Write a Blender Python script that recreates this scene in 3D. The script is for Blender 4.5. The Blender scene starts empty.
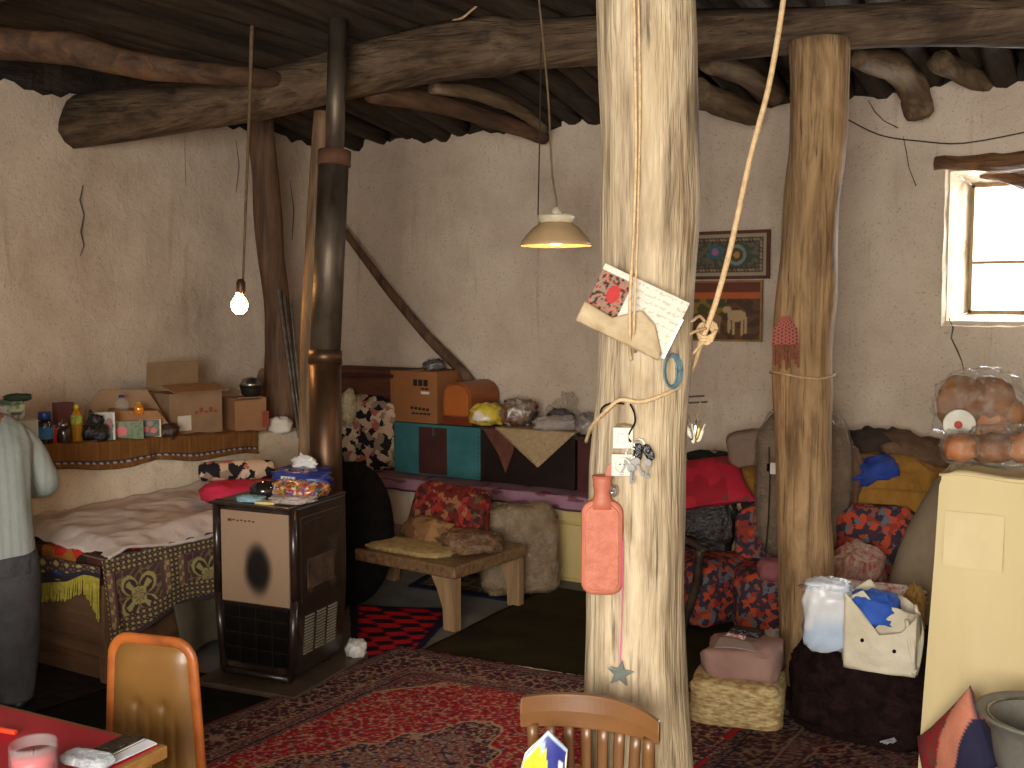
import bpy, bmesh, math, random
from mathutils import Vector, Matrix, noise
from math import sin, cos, pi, radians, sqrt, atan2
random.seed(7)
C = bpy.context.scene.collection
# ------------------------------------------------------------------ camera frame used to read real positions off the photograph
FOC, HC, YAW, PIT = 1050.0, 1.75, radians(31.3), radians(4.3)
def ray(px, py):
    cx = (px-512)/FOC; cy = -(py-384)/FOC
    f = cos(PIT)+cy*sin(PIT); u = -sin(PIT)+cy*cos(PIT)
    return Vector((-sin(YAW)*f+cos(YAW)*cx, cos(YAW)*f+sin(YAW)*cx, u))
O = Vector((0, 0, HC))
def at_d(px, py, d): return O+ray(px, py)*d
def at_z(px, py, z): r = ray(px, py); return O+r*((z-HC)/r.z)
def at_y(px, py, y): r = ray(px, py); return O+r*(y/r.y)
def at_x(px, py, x): r = ray(px, py); return O+r*(x/r.x)
def lerp(a, b, t): return a+(b-a)*t
def interp(tab, x):
    if x <= tab[0][0]: return tab[0][1:]
    for a, b in zip(tab, tab[1:]):
        if x <= b[0]:
            t = (x-a[0])/(b[0]-a[0]); return tuple(lerp(p, q, t) for p, q in zip(a[1:], b[1:]))
    return tab[-1][1:]
def lin(c): return tuple(((v/255)/12.92 if v/255 <= .04045 else ((v/255+.055)/1.055)**2.4) for v in c)
def RZ(a): return Matrix.Rotation(a, 4, 'Z')
def RX(a): return Matrix.Rotation(a, 4, 'X')
def RY(a): return Matrix.Rotation(a, 4, 'Y')
def TR(v): return Matrix.Translation(Vector(v))
# ------------------------------------------------------------------ objects and tags
frames = {}
def tag(o, label, cat, group=None):
    o['label'] = label; o['category'] = cat
    if group: o['group'] = group
    return o
def thing(name, label, cat, M, group=None):
    if not isinstance(M, Matrix): M = TR(M)
    o = bpy.data.objects.new(name, None); C.objects.link(o); o.matrix_world = M
    o.empty_display_size = .05; frames[o.name] = M.copy()
    return tag(o, label, cat, group)
class MB:
    def __init__(s, M=None): s.M = M or Matrix(); s.v = []; s.f = []; s.c = []
    def add(s, vs, fs, col=None, T=None):
        n = len(s.v)
        for i, v in enumerate(vs):
            v = Vector(v)
            s.v.append(T @ v if T else v)
            s.c.append(col[i] if isinstance(col, list) else (col or (255, 255, 255)))
        s.f += [tuple(n+k for k in f) for f in fs]
        return s
    def box(s, c, d, T=None, col=None, taper=1.0):
        x, y, z = c; a, b, h = d[0]/2, d[1]/2, d[2]/2
        vs = [(x+i*a*(taper if k < 0 else 1), y+j*b*(taper if k < 0 else 1), z+k*h) for k in (-1, 1) for j in (-1, 1) for i in (-1, 1)]
        return s.add(vs, [(0, 2, 3, 1), (4, 5, 7, 6), (0, 1, 5, 4), (2, 6, 7, 3), (0, 4, 6, 2), (1, 3, 7, 5)], col, T)
    def tube(s, pts, r, n=8, T=None, amp=0, fr=6, seed=0, col=None, sub=0, ell=None, up=None):
        pts = [Vector(p) for p in pts]
        R = list(r) if isinstance(r, (list, tuple)) else [r]*len(pts)
        if sub:
            P = []; Q = []
            m = len(pts)
            for i in range(m-1):
                p0, p1, p2, p3 = pts[max(i-1, 0)], pts[i], pts[i+1], pts[min(i+2, m-1)]
                for k in range(sub):
                    t = k/sub
                    P.append(.5*((2*p1)+(p2-p0)*t+(2*p0-5*p1+4*p2-p3)*t*t+(3*p1-p0-3*p2+p3)*t**3)); Q.append(lerp(R[i], R[i+1], t))
            P.append(pts[-1]); Q.append(R[-1]); pts, R = P, Q
        vs = []; nrm = None; m = len(pts)
        for i, p in enumerate(pts):
            t = (pts[min(i+1, m-1)]-pts[max(i-1, 0)])
            if t.length < 1e-9: t = Vector((0, 0, 1))
            t.normalize()
            if nrm is None:
                nrm = Vector(up) if up else (Vector((1, 0, 0)) if abs(t.x) < .8 else Vector((0, 1, 0)))
            nrm = (nrm-t*nrm.dot(t))
            if nrm.length < 1e-6: nrm = t.orthogonal()
            nrm.normalize(); b = t.cross(nrm)
            for k in range(n):
                a = 2*pi*k/n
                q = R[i]
                if amp: q *= 1+amp*noise.noise(Vector((cos(a)*1.2+seed*7.3, sin(a)*1.2+seed, i/m*fr+seed*3.1)))
                e = ell or (1, 1)
                vs.append(p+nrm*cos(a)*q*e[0]+b*sin(a)*q*e[1])
        fs = [(i*n+k, i*n+(k+1) % n, (i+1)*n+(k+1) % n, (i+1)*n+k) for i in range(m-1) for k in range(n)]
        fs += [tuple(range(n-1, -1, -1)), tuple((m-1)*n+k for k in range(n))]
        return s.add(vs, fs, col, T)
    def lathe(s, prof, n=24, T=None, col=None, cap=True):
        vs = [(r*cos(2*pi*k/n), r*sin(2*pi*k/n), z) for r, z in prof for k in range(n)]
        m = len(prof)
        fs = [(i*n+k, i*n+(k+1) % n, (i+1)*n+(k+1) % n, (i+1)*n+k) for i in range(m-1) for k in range(n)]
        if cap: fs += [tuple(range(n-1, -1, -1)), tuple((m-1)*n+k for k in range(n))]
        return s.add(vs, fs, col, T)
    def prism(s, poly, th, T=None, col=None):            # outline in local XZ, thickness along Y
        n = len(poly)
        vs = [(x, -th/2, z) for x, z in poly]+[(x, th/2, z) for x, z in poly]
        fs = [tuple(range(n)), tuple(range(2*n-1, n-1, -1))]+[(i, n+i, n+(i+1) % n, (i+1) % n) for i in range(n)]
        return s.add(vs, fs, col, T)
    def lump(s, c, d, e=1.0, amp=.12, fr=2.5, seed=0, n=28, T=None, flat=None, colf=None):
        # superellipsoid with noise folds; e < 1 is boxier; flat = bottom cut at that fraction of the half height
        c = Vector(c); a = Vector(d)/2; vs = []; cols = []
        sp = lambda t, e: math.copysign(abs(t)**e, t)
        m = n//2+1
        for i in range(m+1):
            ph = -pi/2+pi*i/m
            for k in range(n):
                th = 2*pi*k/n
                v = Vector((sp(cos(ph), e)*sp(cos(th), e), sp(cos(ph), e)*sp(sin(th), e), sp(sin(ph), e)))
                w = v*fr+Vector((seed*5.17, seed*2.3, seed*9.1))
                g = 1+amp*(noise.noise(w)*1.4+.6*noise.noise(w*2.3)+.35*abs(noise.noise(w*4.7)))
                q = Vector((v.x*a.x*g, v.y*a.y*g, v.z*a.z*g))
                if flat is not None and q.z < -a.z*flat: q.z = -a.z*flat
                if colf: cols.append(colf(v))
                vs.append(c+q)
        fs = [(i*n+k, i*n+(k+1) % n, (i+1)*n+(k+1) % n, (i+1)*n+k) for i in range(m) for k in range(n)]
        return s.add(vs, fs, cols if colf else None, T)
    def grid(s, fn, nu, nv, colf=None, T=None):
        vs = []; cols = []
        for j in range(nv+1):
            for i in range(nu+1):
                u, v = i/nu, j/nv; vs.append(fn(u, v))
                if colf: cols.append(colf(u, v))
        fs = [(j*(nu+1)+i, j*(nu+1)+i+1, (j+1)*(nu+1)+i+1, (j+1)*(nu+1)+i) for j in range(nv) for i in range(nu)]
        return s.add(vs, fs, cols if colf else None, T)
    def obj(s, name, mat, parent=None, smooth=False, bevel=0, solid=0, sub=0, origin=None, kind=None):
        W = [s.M @ v for v in s.v]
        if parent is not None: Fm = frames[parent.name]
        elif s.M != Matrix(): Fm = s.M
        else:
            if origin is None:
                xs = [v.x for v in W]; ys = [v.y for v in W]; zs = [v.z for v in W]
                origin = ((min(xs)+max(xs))/2, (min(ys)+max(ys))/2, min(zs))
            Fm = TR(origin)
        inv = Fm.inverted(); me = bpy.data.meshes.new(name)
        me.from_pydata([inv @ v for v in W], [], s.f)
        bm = bmesh.new(); bm.from_mesh(me); bmesh.ops.recalc_face_normals(bm, faces=bm.faces); bm.to_mesh(me); bm.free()
        if any(c != (255, 255, 255) for c in s.c):
            at = me.color_attributes.new('Col', 'FLOAT_COLOR', 'POINT')
            buf = []; cache = {}
            for c in s.c:
                if c not in cache: cache[c] = lin(c)+(1,)
                buf += cache[c]
            at.data.foreach_set('color', buf)
        if smooth: me.polygons.foreach_set('use_smooth', [True]*len(me.polygons))
        me.materials.append(mat)
        o = bpy.data.objects.new(name, me); C.objects.link(o)
        if parent is not None: o.parent = parent
        else: o.matrix_world = Fm
        frames[o.name] = Fm.copy()
        if solid: m = o.modifiers.new('Solid', 'SOLIDIFY'); m.thickness = solid; m.offset = 0
        if bevel: m = o.modifiers.new('Bevel', 'BEVEL'); m.width = bevel; m.segments = 2; m.limit_method = 'ANGLE'
        if sub: m = o.modifiers.new('Sub', 'SUBSURF'); m.levels = sub; m.render_levels = sub
        if kind: o['kind'] = kind
        return o
# ------------------------------------------------------------------ materials
mats = {}
def newmat(name):
    m = bpy.data.materials.new(name); m.use_nodes = True; nt = m.node_tree
    return m, nt, nt.nodes['Principled BSDF'], nt.nodes.new, nt.links.new
def ramp(nt, stops, const=False):
    r = nt.nodes.new('ShaderNodeValToRGB'); e = r.color_ramp.elements
    if const: r.color_ramp.interpolation = 'CONSTANT'
    while len(e) < len(stops): e.new(.5)
    for el, (p, c) in zip(e, stops): el.position = p; el.color = lin(c)+(1,)
    return r
def mapping(nt, sc):
    t = nt.nodes.new('ShaderNodeTexCoord'); m = nt.nodes.new('ShaderNodeMapping'); nt.links.new(t.outputs['Object'], m.inputs[0])
    m.inputs['Scale'].default_value = sc if isinstance(sc, tuple) else (sc,)*3
    return m
def nz(nt, mp, scale, det=4, rough=.6, dist=0):
    n = nt.nodes.new('ShaderNodeTexNoise'); n.inputs['Scale'].default_value = scale; n.inputs['Detail'].default_value = det
    n.inputs['Roughness'].default_value = rough; n.inputs['Distortion'].default_value = dist
    if mp: nt.links.new(mp.outputs[0], n.inputs['Vector'])
    return n
def bump(nt, b, src, st, dist=.01):
    n = nt.nodes.new('ShaderNodeBump'); n.inputs['Strength'].default_value = st; n.inputs['Distance'].default_value = dist
    nt.links.new(src, n.inputs['Height']); nt.links.new(n.outputs[0], b.inputs['Normal']); return n
def M(key, c1, c2=None, scale=8, rough=.8, bmp=.3, bd=.01, metal=0, stretch=(1, 1, 1), det=4, bscale=None, c3=None, spec=.4, sheen=0, dist=0):
    if key in mats: return mats[key]
    m, nt, b, N, L = newmat(key)
    c2 = c2 or tuple(int(v*.82) for v in c1)
    mp = mapping(nt, stretch); n = nz(nt, mp, scale, det, dist=dist)
    st = [(.33, c2), (.66, c1)] if not c3 else [(.3, c3), (.45, c2), (.66, c1)]
    r = ramp(nt, st); L(n.outputs['Fac'], r.inputs[0]); L(r.outputs[0], b.inputs['Base Color'])
    b.inputs['Roughness'].default_value = rough; b.inputs['Metallic'].default_value = metal; b.inputs['Specular IOR Level'].default_value = spec
    if sheen: b.inputs['Sheen Weight'].default_value = sheen
    if bmp:
        n2 = nz(nt, mp, bscale or scale*2.5, 5); bump(nt, b, n2.outputs['Fac'], bmp, bd)
    mats[key] = m; return m
def ATT(key, rough=.85, bscale=300, bmp=.3, var=.25, spec=.3, bd=.003):
    if key in mats: return mats[key]
    m, nt, b, N, L = newmat(key)
    a = N('ShaderNodeAttribute'); a.attribute_name = 'Col'
    mp = mapping(nt, 1); n = nz(nt, mp, bscale, 3)
    mr = N('ShaderNodeMapRange'); mr.inputs[3].default_value = 1-var; mr.inputs[4].default_value = 1+var; L(n.outputs['Fac'], mr.inputs[0])
    mx = N('ShaderNodeVectorMath'); mx.operation = 'MULTIPLY'; L(a.outputs['Color'], mx.inputs[0]); L(mr.outputs[0], mx.inputs[1])
    L(mx.outputs[0], b.inputs['Base Color']); b.inputs['Roughness'].default_value = rough; b.inputs['Specular IOR Level'].default_value = spec
    bump(nt, b, n.outputs['Fac'], bmp, bd); mats[key] = m; return m
def CELLS(key, stops, scale=20, rough=.85, rand=1.0, dist=.06, bmp=.15, spec=.3):
    # printed cloth: patches of several colours
    if key in mats: return mats[key]
    m, nt, b, N, L = newmat(key)
    mp = mapping(nt, 1); n = nz(nt, mp, scale*.9, 3)
    ad = N('ShaderNodeVectorMath'); ad.operation = 'MULTIPLY_ADD'; L(n.outputs['Color'], ad.inputs[0]); ad.inputs[1].default_value = (dist,)*3; L(mp.outputs[0], ad.inputs[2])
    v = N('ShaderNodeTexVoronoi'); v.inputs['Scale'].default_value = scale; L(ad.outputs[0], v.inputs['Vector'])
    sp = N('ShaderNodeSeparateColor'); L(v.outputs['Color'], sp.inputs[0])
    r = ramp(nt, stops, True); L(sp.outputs[0], r.inputs[0]); L(r.outputs[0], b.inputs['Base Color'])
    b.inputs['Roughness'].default_value = rough; b.inputs['Specular IOR Level'].default_value = spec
    n2 = nz(nt, mp, 18, 5); bump(nt, b, n2.outputs['Fac'], bmp, .01); mats[key] = m; return m
def FILM(key, col=(225, 225, 220), clear=.6, rough=.15, bmp=.6, sc=25, even=False):
    # crumpled see-through plastic
    if key in mats: return mats[key]
    m, nt, b, N, L = newmat(key)
    b.inputs['Base Color'].default_value = lin(col)+(1,); b.inputs['Roughness'].default_value = rough; b.inputs['Specular IOR Level'].default_value = .9
    mp = mapping(nt, 1); n = nz(nt, mp, sc, 5, .65, 1.5); bump(nt, b, n.outputs['Fac'], bmp, .02)
    t = N('ShaderNodeBsdfTransparent'); mx = N('ShaderNodeMixShader')
    r = N('ShaderNodeMapRange'); r.inputs[1].default_value = .35; r.inputs[2].default_value = .7; r.inputs[3].default_value = min(1, clear+.2); r.inputs[4].default_value = max(0, clear-.35)
    if even: r.inputs[3].default_value = r.inputs[4].default_value = clear
    L(n.outputs['Fac'], r.inputs[0]); L(r.outputs[0], mx.inputs[0]); L(b.outputs[0], mx.inputs[1]); L(t.outputs[0], mx.inputs[2])
    L(mx.outputs[0], nt.nodes['Material Output'].inputs[0]); mats[key] = m; return m
def EMIT(key, col, st):
    m, nt, b, N, L = newmat(key); b.inputs['Emission Color'].default_value = lin(col)+(1,); b.inputs['Emission Strength'].default_value = st
    b.inputs['Base Color'].default_value = lin(col)+(1,); mats[key] = m; return m
def WOOD(key, c1, c2, c3, axis='z', scale=14, rough=.75, bmp=.6, bd=.012, spec=.3, streak=9, crack=0):
    st = {'z': (streak, streak, 1), 'x': (1, streak, streak), 'y': (streak, 1, streak)}[axis]
    if key in mats: return mats[key]
    m = M(key, c1, c2, scale=scale/10, rough=rough, bmp=bmp, bd=bd, stretch=st, det=8, c3=c3, bscale=scale/6, spec=spec, dist=.6)
    if crack:          # drying checks along the grain and a few knots
        nt = m.node_tree; b = nt.nodes['Principled BSDF']; N, L = nt.nodes.new, nt.links.new
        mp = mapping(nt, {'z': (34, 34, 1.1), 'x': (1.1, 34, 34), 'y': (34, 1.1, 34)}[axis]); n = nz(nt, mp, 1.5, 5, .6, .3)
        r = ramp(nt, [(.30, (92, 74, 54)), (.42, (255, 255, 255))]); L(n.outputs['Fac'], r.inputs[0])
        n2 = nz(nt, mapping(nt, {'z': (5, 5, 1.6), 'x': (1.6, 5, 5), 'y': (5, 1.6, 5)}[axis]), 1.4, 4, .6, .5); r2 = ramp(nt, [(.30, (150, 132, 104)), (.5, (255, 255, 255)), (.68, (222, 216, 204))]); L(n2.outputs['Fac'], r2.inputs[0])
        src = b.inputs['Base Color'].links[0].from_socket
        for rr_ in (r, r2):
            mx = N('ShaderNodeMix'); mx.data_type = 'RGBA'; mx.blend_type = 'MULTIPLY'; mx.inputs[0].default_value = crack
            L(src, mx.inputs[6]); L(rr_.outputs[0], mx.inputs[7]); src = mx.outputs[2]
        L(src, b.inputs['Base Color'])
        bb = N('ShaderNodeBump'); bb.inputs['Strength'].default_value = .8; bb.inputs['Distance'].default_value = .012
        L(n.outputs['Fac'], bb.inputs['Height']); old = b.inputs['Normal'].links[0].from_socket; L(old, bb.inputs['Normal']); L(bb.outputs[0], b.inputs['Normal'])
    return m
def plaster(key, c1, c2, c3):
    m, nt, b, N, L = newmat(key)
    mp = mapping(nt, 1); n = nz(nt, mp, 1.3, 6, .65); r = ramp(nt, [(.3, c3), (.5, c2), (.68, c1)]); L(n.outputs['Fac'], r.inputs[0])
    n3 = nz(nt, mapping(nt, (6, 6, .45)), 1.6, 5, .6); r3 = ramp(nt, [(.6, (255, 255, 255)), (.8, (206, 192, 174))]); L(n3.outputs['Fac'], r3.inputs[0])
    mx = N('ShaderNodeMix'); mx.data_type = 'RGBA'; mx.blend_type = 'MULTIPLY'; mx.inputs[0].default_value = .8
    L(r.outputs[0], mx.inputs[6]); L(r3.outputs[0], mx.inputs[7])
    n4 = nz(nt, mp, 70, 3, .6); r4 = ramp(nt, [(.28, (150, 135, 118)), (.42, (255, 255, 255))]); L(n4.outputs['Fac'], r4.inputs[0])
    m2 = N('ShaderNodeMix'); m2.data_type = 'RGBA'; m2.blend_type = 'MULTIPLY'; m2.inputs[0].default_value = .5
    L(mx.outputs[2], m2.inputs[6]); L(r4.outputs[0], m2.inputs[7]); L(m2.outputs[2], b.inputs['Base Color'])
    n2 = nz(nt, mp, 7, 9, .62, .4); b1 = bump(nt, b, n2.outputs['Fac'], .6, .03)
    b.inputs['Roughness'].default_value = .95; b.inputs['Specular IOR Level'].default_value = .15
    mats[key] = m; return m
m_plaster = plaster('limewashed mud plaster', (212, 195, 175), (198, 180, 160), (176, 156, 136))
m_plaster2 = plaster('whiter plaster of the ledge', (222, 207, 186), (208, 192, 170), (186, 168, 144))
m_cement = M('grey cement floor', (118, 114, 106), (88, 84, 76), scale=3, bmp=.3)
m_thatch = M('dark thatch and brushwood', (58, 45, 33), (20, 15, 11), scale=12, bmp=1, bd=.03, stretch=(1, .25, 1), det=8)
m_beam = WOOD('smoke dark beam wood', (112, 92, 70), (84, 67, 50), (50, 38, 28), 'x', crack=.8, scale=22, bmp=.9, bd=.02)
m_joist = WOOD('dark round joist wood', (72, 58, 44), (52, 41, 31), (30, 23, 17), 'y', scale=16, bmp=1, bd=.02)
m_joist2 = WOOD('reddish joist wood', (108, 78, 54), (80, 58, 42), (52, 40, 31), 'y', scale=16, bmp=.8, bd=.02)
m_joist3 = WOOD('paler joist wood', (128, 106, 80), (100, 80, 58), (58, 44, 32), 'y', scale=16, bmp=.8, bd=.02)
m_pillar = WOOD('pale stripped trunk', (190, 171, 141), (166, 147, 118), (108, 92, 73), 'z', crack=.85, scale=15, bmp=.9, bd=.016)
m_pillar2 = WOOD('tan stripped trunk', (186, 152, 110), (160, 128, 90), (106, 80, 54), 'z', crack=.8, scale=18, bmp=.9, bd=.016)
m_post = WOOD('old brown post', (112, 84, 62), (86, 64, 48), (52, 40, 31), 'z', scale=18)
m_polew = WOOD('greyish pole wood', (134, 104, 74), (104, 80, 56), (66, 50, 36), 'z', scale=18)
m_white = M('dull white', (214, 208, 196), (196, 188, 174), scale=6, bmp=.2)
m_black = M('black cloth', (20, 18, 17), (10, 9, 9), scale=20, rough=.95, bmp=.3, spec=.1)
m_cardb = M('brown cardboard', (158, 116, 78), (138, 98, 64), scale=3, rough=.8, bmp=.05)
m_cardb2 = M('dull cardboard', (150, 122, 92), (126, 100, 74), scale=3, rough=.85, bmp=.05)
m_glass = FILM('clear glass', (215, 225, 222), clear=.9, rough=.05, bmp=0, even=True)
m_film = FILM('crumpled clear plastic', (160, 146, 126), clear=.82, rough=.18, bmp=1)
m_filmdark = FILM('grey clear plastic over blankets', (170, 150, 122), clear=.84, rough=.14, bmp=1, sc=12)
m_mat = ATT('printed surface', bscale=120)
m_matgl = ATT('glossy printed surface', rough=.35, bscale=40, bmp=.05, var=.08, spec=.5)
m_pile = ATT('wool pile', bscale=260, bmp=.5, var=.35, spec=.1, bd=.004)
m_steel = M('dull steel', (170, 168, 164), (120, 118, 114), scale=20, rough=.35, metal=1, bmp=.1)
m_dark = M('dark brown plastic', (44, 33, 27), (30, 22, 18), scale=6, rough=.35, bmp=.05)
# ------------------------------------------------------------------ camera, world, render look
cam = bpy.data.cameras.new('camera'); co = bpy.data.objects.new('camera', cam); C.objects.link(co)
co.location = O; co.rotation_euler = (pi/2-PIT, 0, YAW); cam.sensor_width = 36; cam.lens = FOC/1024*36; cam.clip_start = .05
S = bpy.context.scene; S.camera = co
S.view_settings.view_transform = 'Standard'; S.view_settings.look = 'None'; S.view_settings.gamma = 1; S.view_settings.use_curve_mapping = False
S.view_settings.exposure = 0.1
w = bpy.data.worlds.new('sky'); S.world = w; w.use_nodes = True
bg = w.node_tree.nodes['Background']; bg.inputs[0].default_value = (.93, .96, 1, 1); bg.inputs[1].default_value = 3.0
def light(name, typ, loc, power, col=(1, 1, 1), **k):
    l = bpy.data.lights.new(name, typ); l.energy = power; l.color = col
    for a, b in k.items():
        if a != 'rot': setattr(l, a, b)
    o = bpy.data.objects.new(name, l); C.objects.link(o); o.location = loc
    if 'rot' in k: o.rotation_euler = k['rot']
    return o
# ================================================================== THE ROOM
XL, XR, YB, YF, ZT = -5.6, 2.2, 6.4, -1.4, 2.99
def wallgrid(fn, nu, nv, amp, seed, holes=None):
    return None
def und(x, y, z, a=.02, f=1.3, s=0):
    v = Vector((x*f+s, y*f+s*2, z*f)); return a*(noise.noise(v)+.5*noise.noise(v*2.7)+.25*noise.noise(v*6))
WX0, WX1, WZ0, WZ1 = -1.0, -.2, 1.66, 2.5      # window opening in the back wall
def wall_mesh(pf, u0, u1, z0, z1, du, hole=None, amp=.022, seed=0, topf=None):
    b = MB(); nu = int((u1-u0)/du); nv = int((z1-z0)/du); idx = {}
    us = sorted(set([u0+(u1-u0)*i/nu for i in range(nu+1)])); zs = [z0+(z1-z0)*j/nv for j in range(nv+1)]
    if hole:
        for q in hole[:2]: us[min(range(len(us)), key=lambda i: abs(us[i]-q))] = q
        for q in hole[2:]: zs[min(range(len(zs)), key=lambda i: abs(zs[i]-q))] = q
    vs = []
    for z in zs:
        for u in us:
            zz = z
            if topf and z == zs[-1]: zz = z+topf(u)
            vs.append(pf(u, zz, und(u, seed*3.3, zz, amp, 1.3, seed)))
    W = len(us); fs = []
    for j in range(len(zs)-1):
        for i in range(W-1):
            if hole and hole[0]-1e-6 <= us[i] and us[i+1] <= hole[1]+1e-6 and hole[2]-1e-6 <= zs[j] and zs[j+1] <= hole[3]+1e-6: continue
            fs.append((j*W+i, j*W+i+1, (j+1)*W+i+1, (j+1)*W+i))
    return b.add(vs, fs)
rag = lambda u: .06*noise.noise(Vector((u*5, 1.3, 0)))+.05*noise.noise(Vector((u*13, 4.3, 0)))
wall_mesh(lambda u, z, n: (u, YB+n, z), XL-.1, XR+.1, -.02, ZT, .06, (WX0, WX1, WZ0, WZ1), seed=1, topf=rag).obj('wall_back', m_plaster, smooth=True, kind='structure', origin=(0, YB, 0))
wall_mesh(lambda u, z, n: (XL+n, u, z), YF-.1, YB+.1, -.02, ZT, .06, seed=2, topf=rag, amp=.03).obj('wall_left', m_plaster, smooth=True, kind='structure', origin=(XL, 0, 0))
wall_mesh(lambda u, z, n: (XR+n, u, z), YF-.1, YB+.1, -.02, 3.4, .15, seed=3).obj('wall_right', m_plaster, smooth=True, kind='structure', origin=(XR, 0, 0))
wall_mesh(lambda u, z, n: (u, YF+n, z), XL-.1, XR+.1, -.02, 3.4, .15, (-2.2, 1.0, 1.0, 2.4), seed=4).obj('wall_front', m_plaster, smooth=True, kind='structure', origin=(0, YF, 0))  # opening made for the added fill window behind the camera
MB().grid(lambda u, v: (lerp(XL-.1, XR+.1, u), lerp(YF-.1, YB+.1, v), und(u*8, v*8, 0, .004)-.002), 40, 40).obj('floor', m_cement, smooth=True, kind='structure', origin=(0, 0, 0))
def ceil_z(y): return interp([(-2, 3.4), (5.0, 3.32), (6.6, 3.1)], y)[0]
MB().grid(lambda u, v: (lerp(XL-.2, XR+.2, u), lerp(YF-.2, YB+.25, v), ceil_z(lerp(YF-.2, YB+.25, v))+und(u*40, v*40, 0, .03)), 90, 90).obj('ceiling', m_thatch, kind='structure', origin=(0, 0, 3.3))
# dark brushwood packing between the wall tops and the ceiling
for nm_, f_ in (('trim_1', lambda u, v: (lerp(XL-.2, XR+.1, u), YB+.03+.03*noise.noise(Vector((u*60, v*4, 0))), lerp(2.8, 3.36, v))), ('trim_1', lambda u, v: (XL-.03-.03*noise.noise(Vector((u*60, v*4, 5))), lerp(YF-.2, YB+.1, u), lerp(2.8, 3.6, v)))):
    MB().grid(f_, 160, 8).obj(nm_, m_thatch, kind='structure')
# plaster ledge along the left wall
def ledge():
    b = MB(); prof = [(XL-.02, 1.0), (-5.2, .998), (-4.93, .995), (-4.88, .98), (-4.855, .93), (-4.85, .7), (-4.845, .4), (-4.84, 0)]
    return b.grid(lambda u, v: (lambda p, y: (p[0]+und(y, p[1], 0, .012, 2), y, p[1]*(1.03-.055*(y-3.3))+und(y, p[0], 3, .006, 2)))(interp([(i/7.0,)+q for i, q in enumerate(prof)], u), lerp(0, 5.45, v)), 21, 90)
ledge().obj('wall_ledge', m_plaster2, smooth=True, kind='structure', origin=(-5.2, 3, 0))
# cracks in the plaster: thin dark furrows following the wall
def crack(pts, name_mat, r=.006):
    MB().tube(pts, [r*random.uniform(.5, 1.2) for _ in pts], n=5).obj('trim_1', name_mat, kind='structure')
# window with splayed reveals, wooden frame, panes and lintel
m_reveal = M('whitewashed reveal', (226, 214, 190), (200, 182, 152), scale=5, bmp=.5, c3=(150, 128, 100))
b = MB(); yb = YB+.26
jit = lambda t, s: .012*noise.noise(Vector((t*9, s, 0)))
o0 = [(WX0-.02, WZ0-.03), (WX1+.02, WZ0-.03), (WX1+.02, WZ1+.02), (WX0-.02, WZ1+.02)]
i0 = [(WX0+.085, WZ0+.05), (WX1-.1, WZ0+.05), (WX1-.1, WZ1-.06), (WX0+.085, WZ1-.06)]
for k in range(4):
    a, a2, c, c2 = o0[k], o0[(k+1) % 4], i0[k], i0[(k+1) % 4]
    b.grid(lambda u, v: (lerp(lerp(a[0], a2[0], u), lerp(c[0], c2[0], u), v)+jit(u*2+v, k), lerp(YB-.035, yb, v), lerp(lerp(a[1], a2[1], u), lerp(c[1], c2[1], u), v)+jit(u+v, k+5)), 14, 8)
win = b.obj('window_1', m_reveal, smooth=True, kind='structure', origin=(-.6, YB, WZ0))
b = MB(); gx0, gx1, gz0, gz1 = WX0+.085, WX1-.1, WZ0+.045, WZ1-.06; ym = yb-.02
m_winwood = WOOD('weathered window wood', (168, 142, 104), (140, 114, 80), (96, 74, 50), 'z')
for x in (gx0+.006, gx1-.006): b.box((x, ym, (gz0+gz1)/2), (.018, .04, gz1-gz0))
for z in (gz0+.006, gz1-.006): b.box(((gx0+gx1)/2, ym, z), (gx1-gx0, .04, .018))
b.obj('window_frame', m_winwood, win)
b = MB().box(((gx0+gx1)/2, ym, gz0+.29), (gx1-gx0, .03, .016)); b.obj('glazing_bar', m_winwood, win)
b = MB()
for za, zb in ((gz0, gz0+.29), (gz0+.29, gz1)): b.box(((gx0+gx1)/2, ym+.005, (za+zb)/2), (gx1-gx0-.03, .004, zb-za-.02))
b.obj('glass_pane', FILM('window glass', (240, 245, 245), clear=.92, rough=.02, bmp=.0, even=True), win)
b = MB().tube([(WX0-.08, YB-.03, WZ1+.045), (-.7, YB-.04, WZ1+.03), (-.3, YB-.04, WZ1+.06), (0, YB-.03, WZ1+.02)], [.035, .05, .055, .05], n=10, amp=.5, fr=9, sub=5)
b.tube([(WX0+.14, YB+.12, WZ1-.015), (-.68, YB+.12, WZ1-.05), (-.5, YB+.12, WZ1-.12), (-.3, YB+.12, WZ1-.2)], [.02, .035, .05, .055], n=9, amp=.4, fr=8, sub=5)
b.obj('trim_1', WOOD('old lintel wood', (136, 96, 58), (90, 62, 38), (46, 32, 22), 'x', bmp=1), kind='structure')
fw = MB()  # unseen window frame, added behind the camera to let in ambient fill
for x in (-2.2, -.6, 1.0): fw.box((x, YF-.1, 1.7), (.06, .06, 1.4))
for z in (1.0, 2.4): fw.box((-.6, YF-.1, z), (3.2, .06, .06))
fw.obj('window_added', m_winwood, kind='structure')
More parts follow.
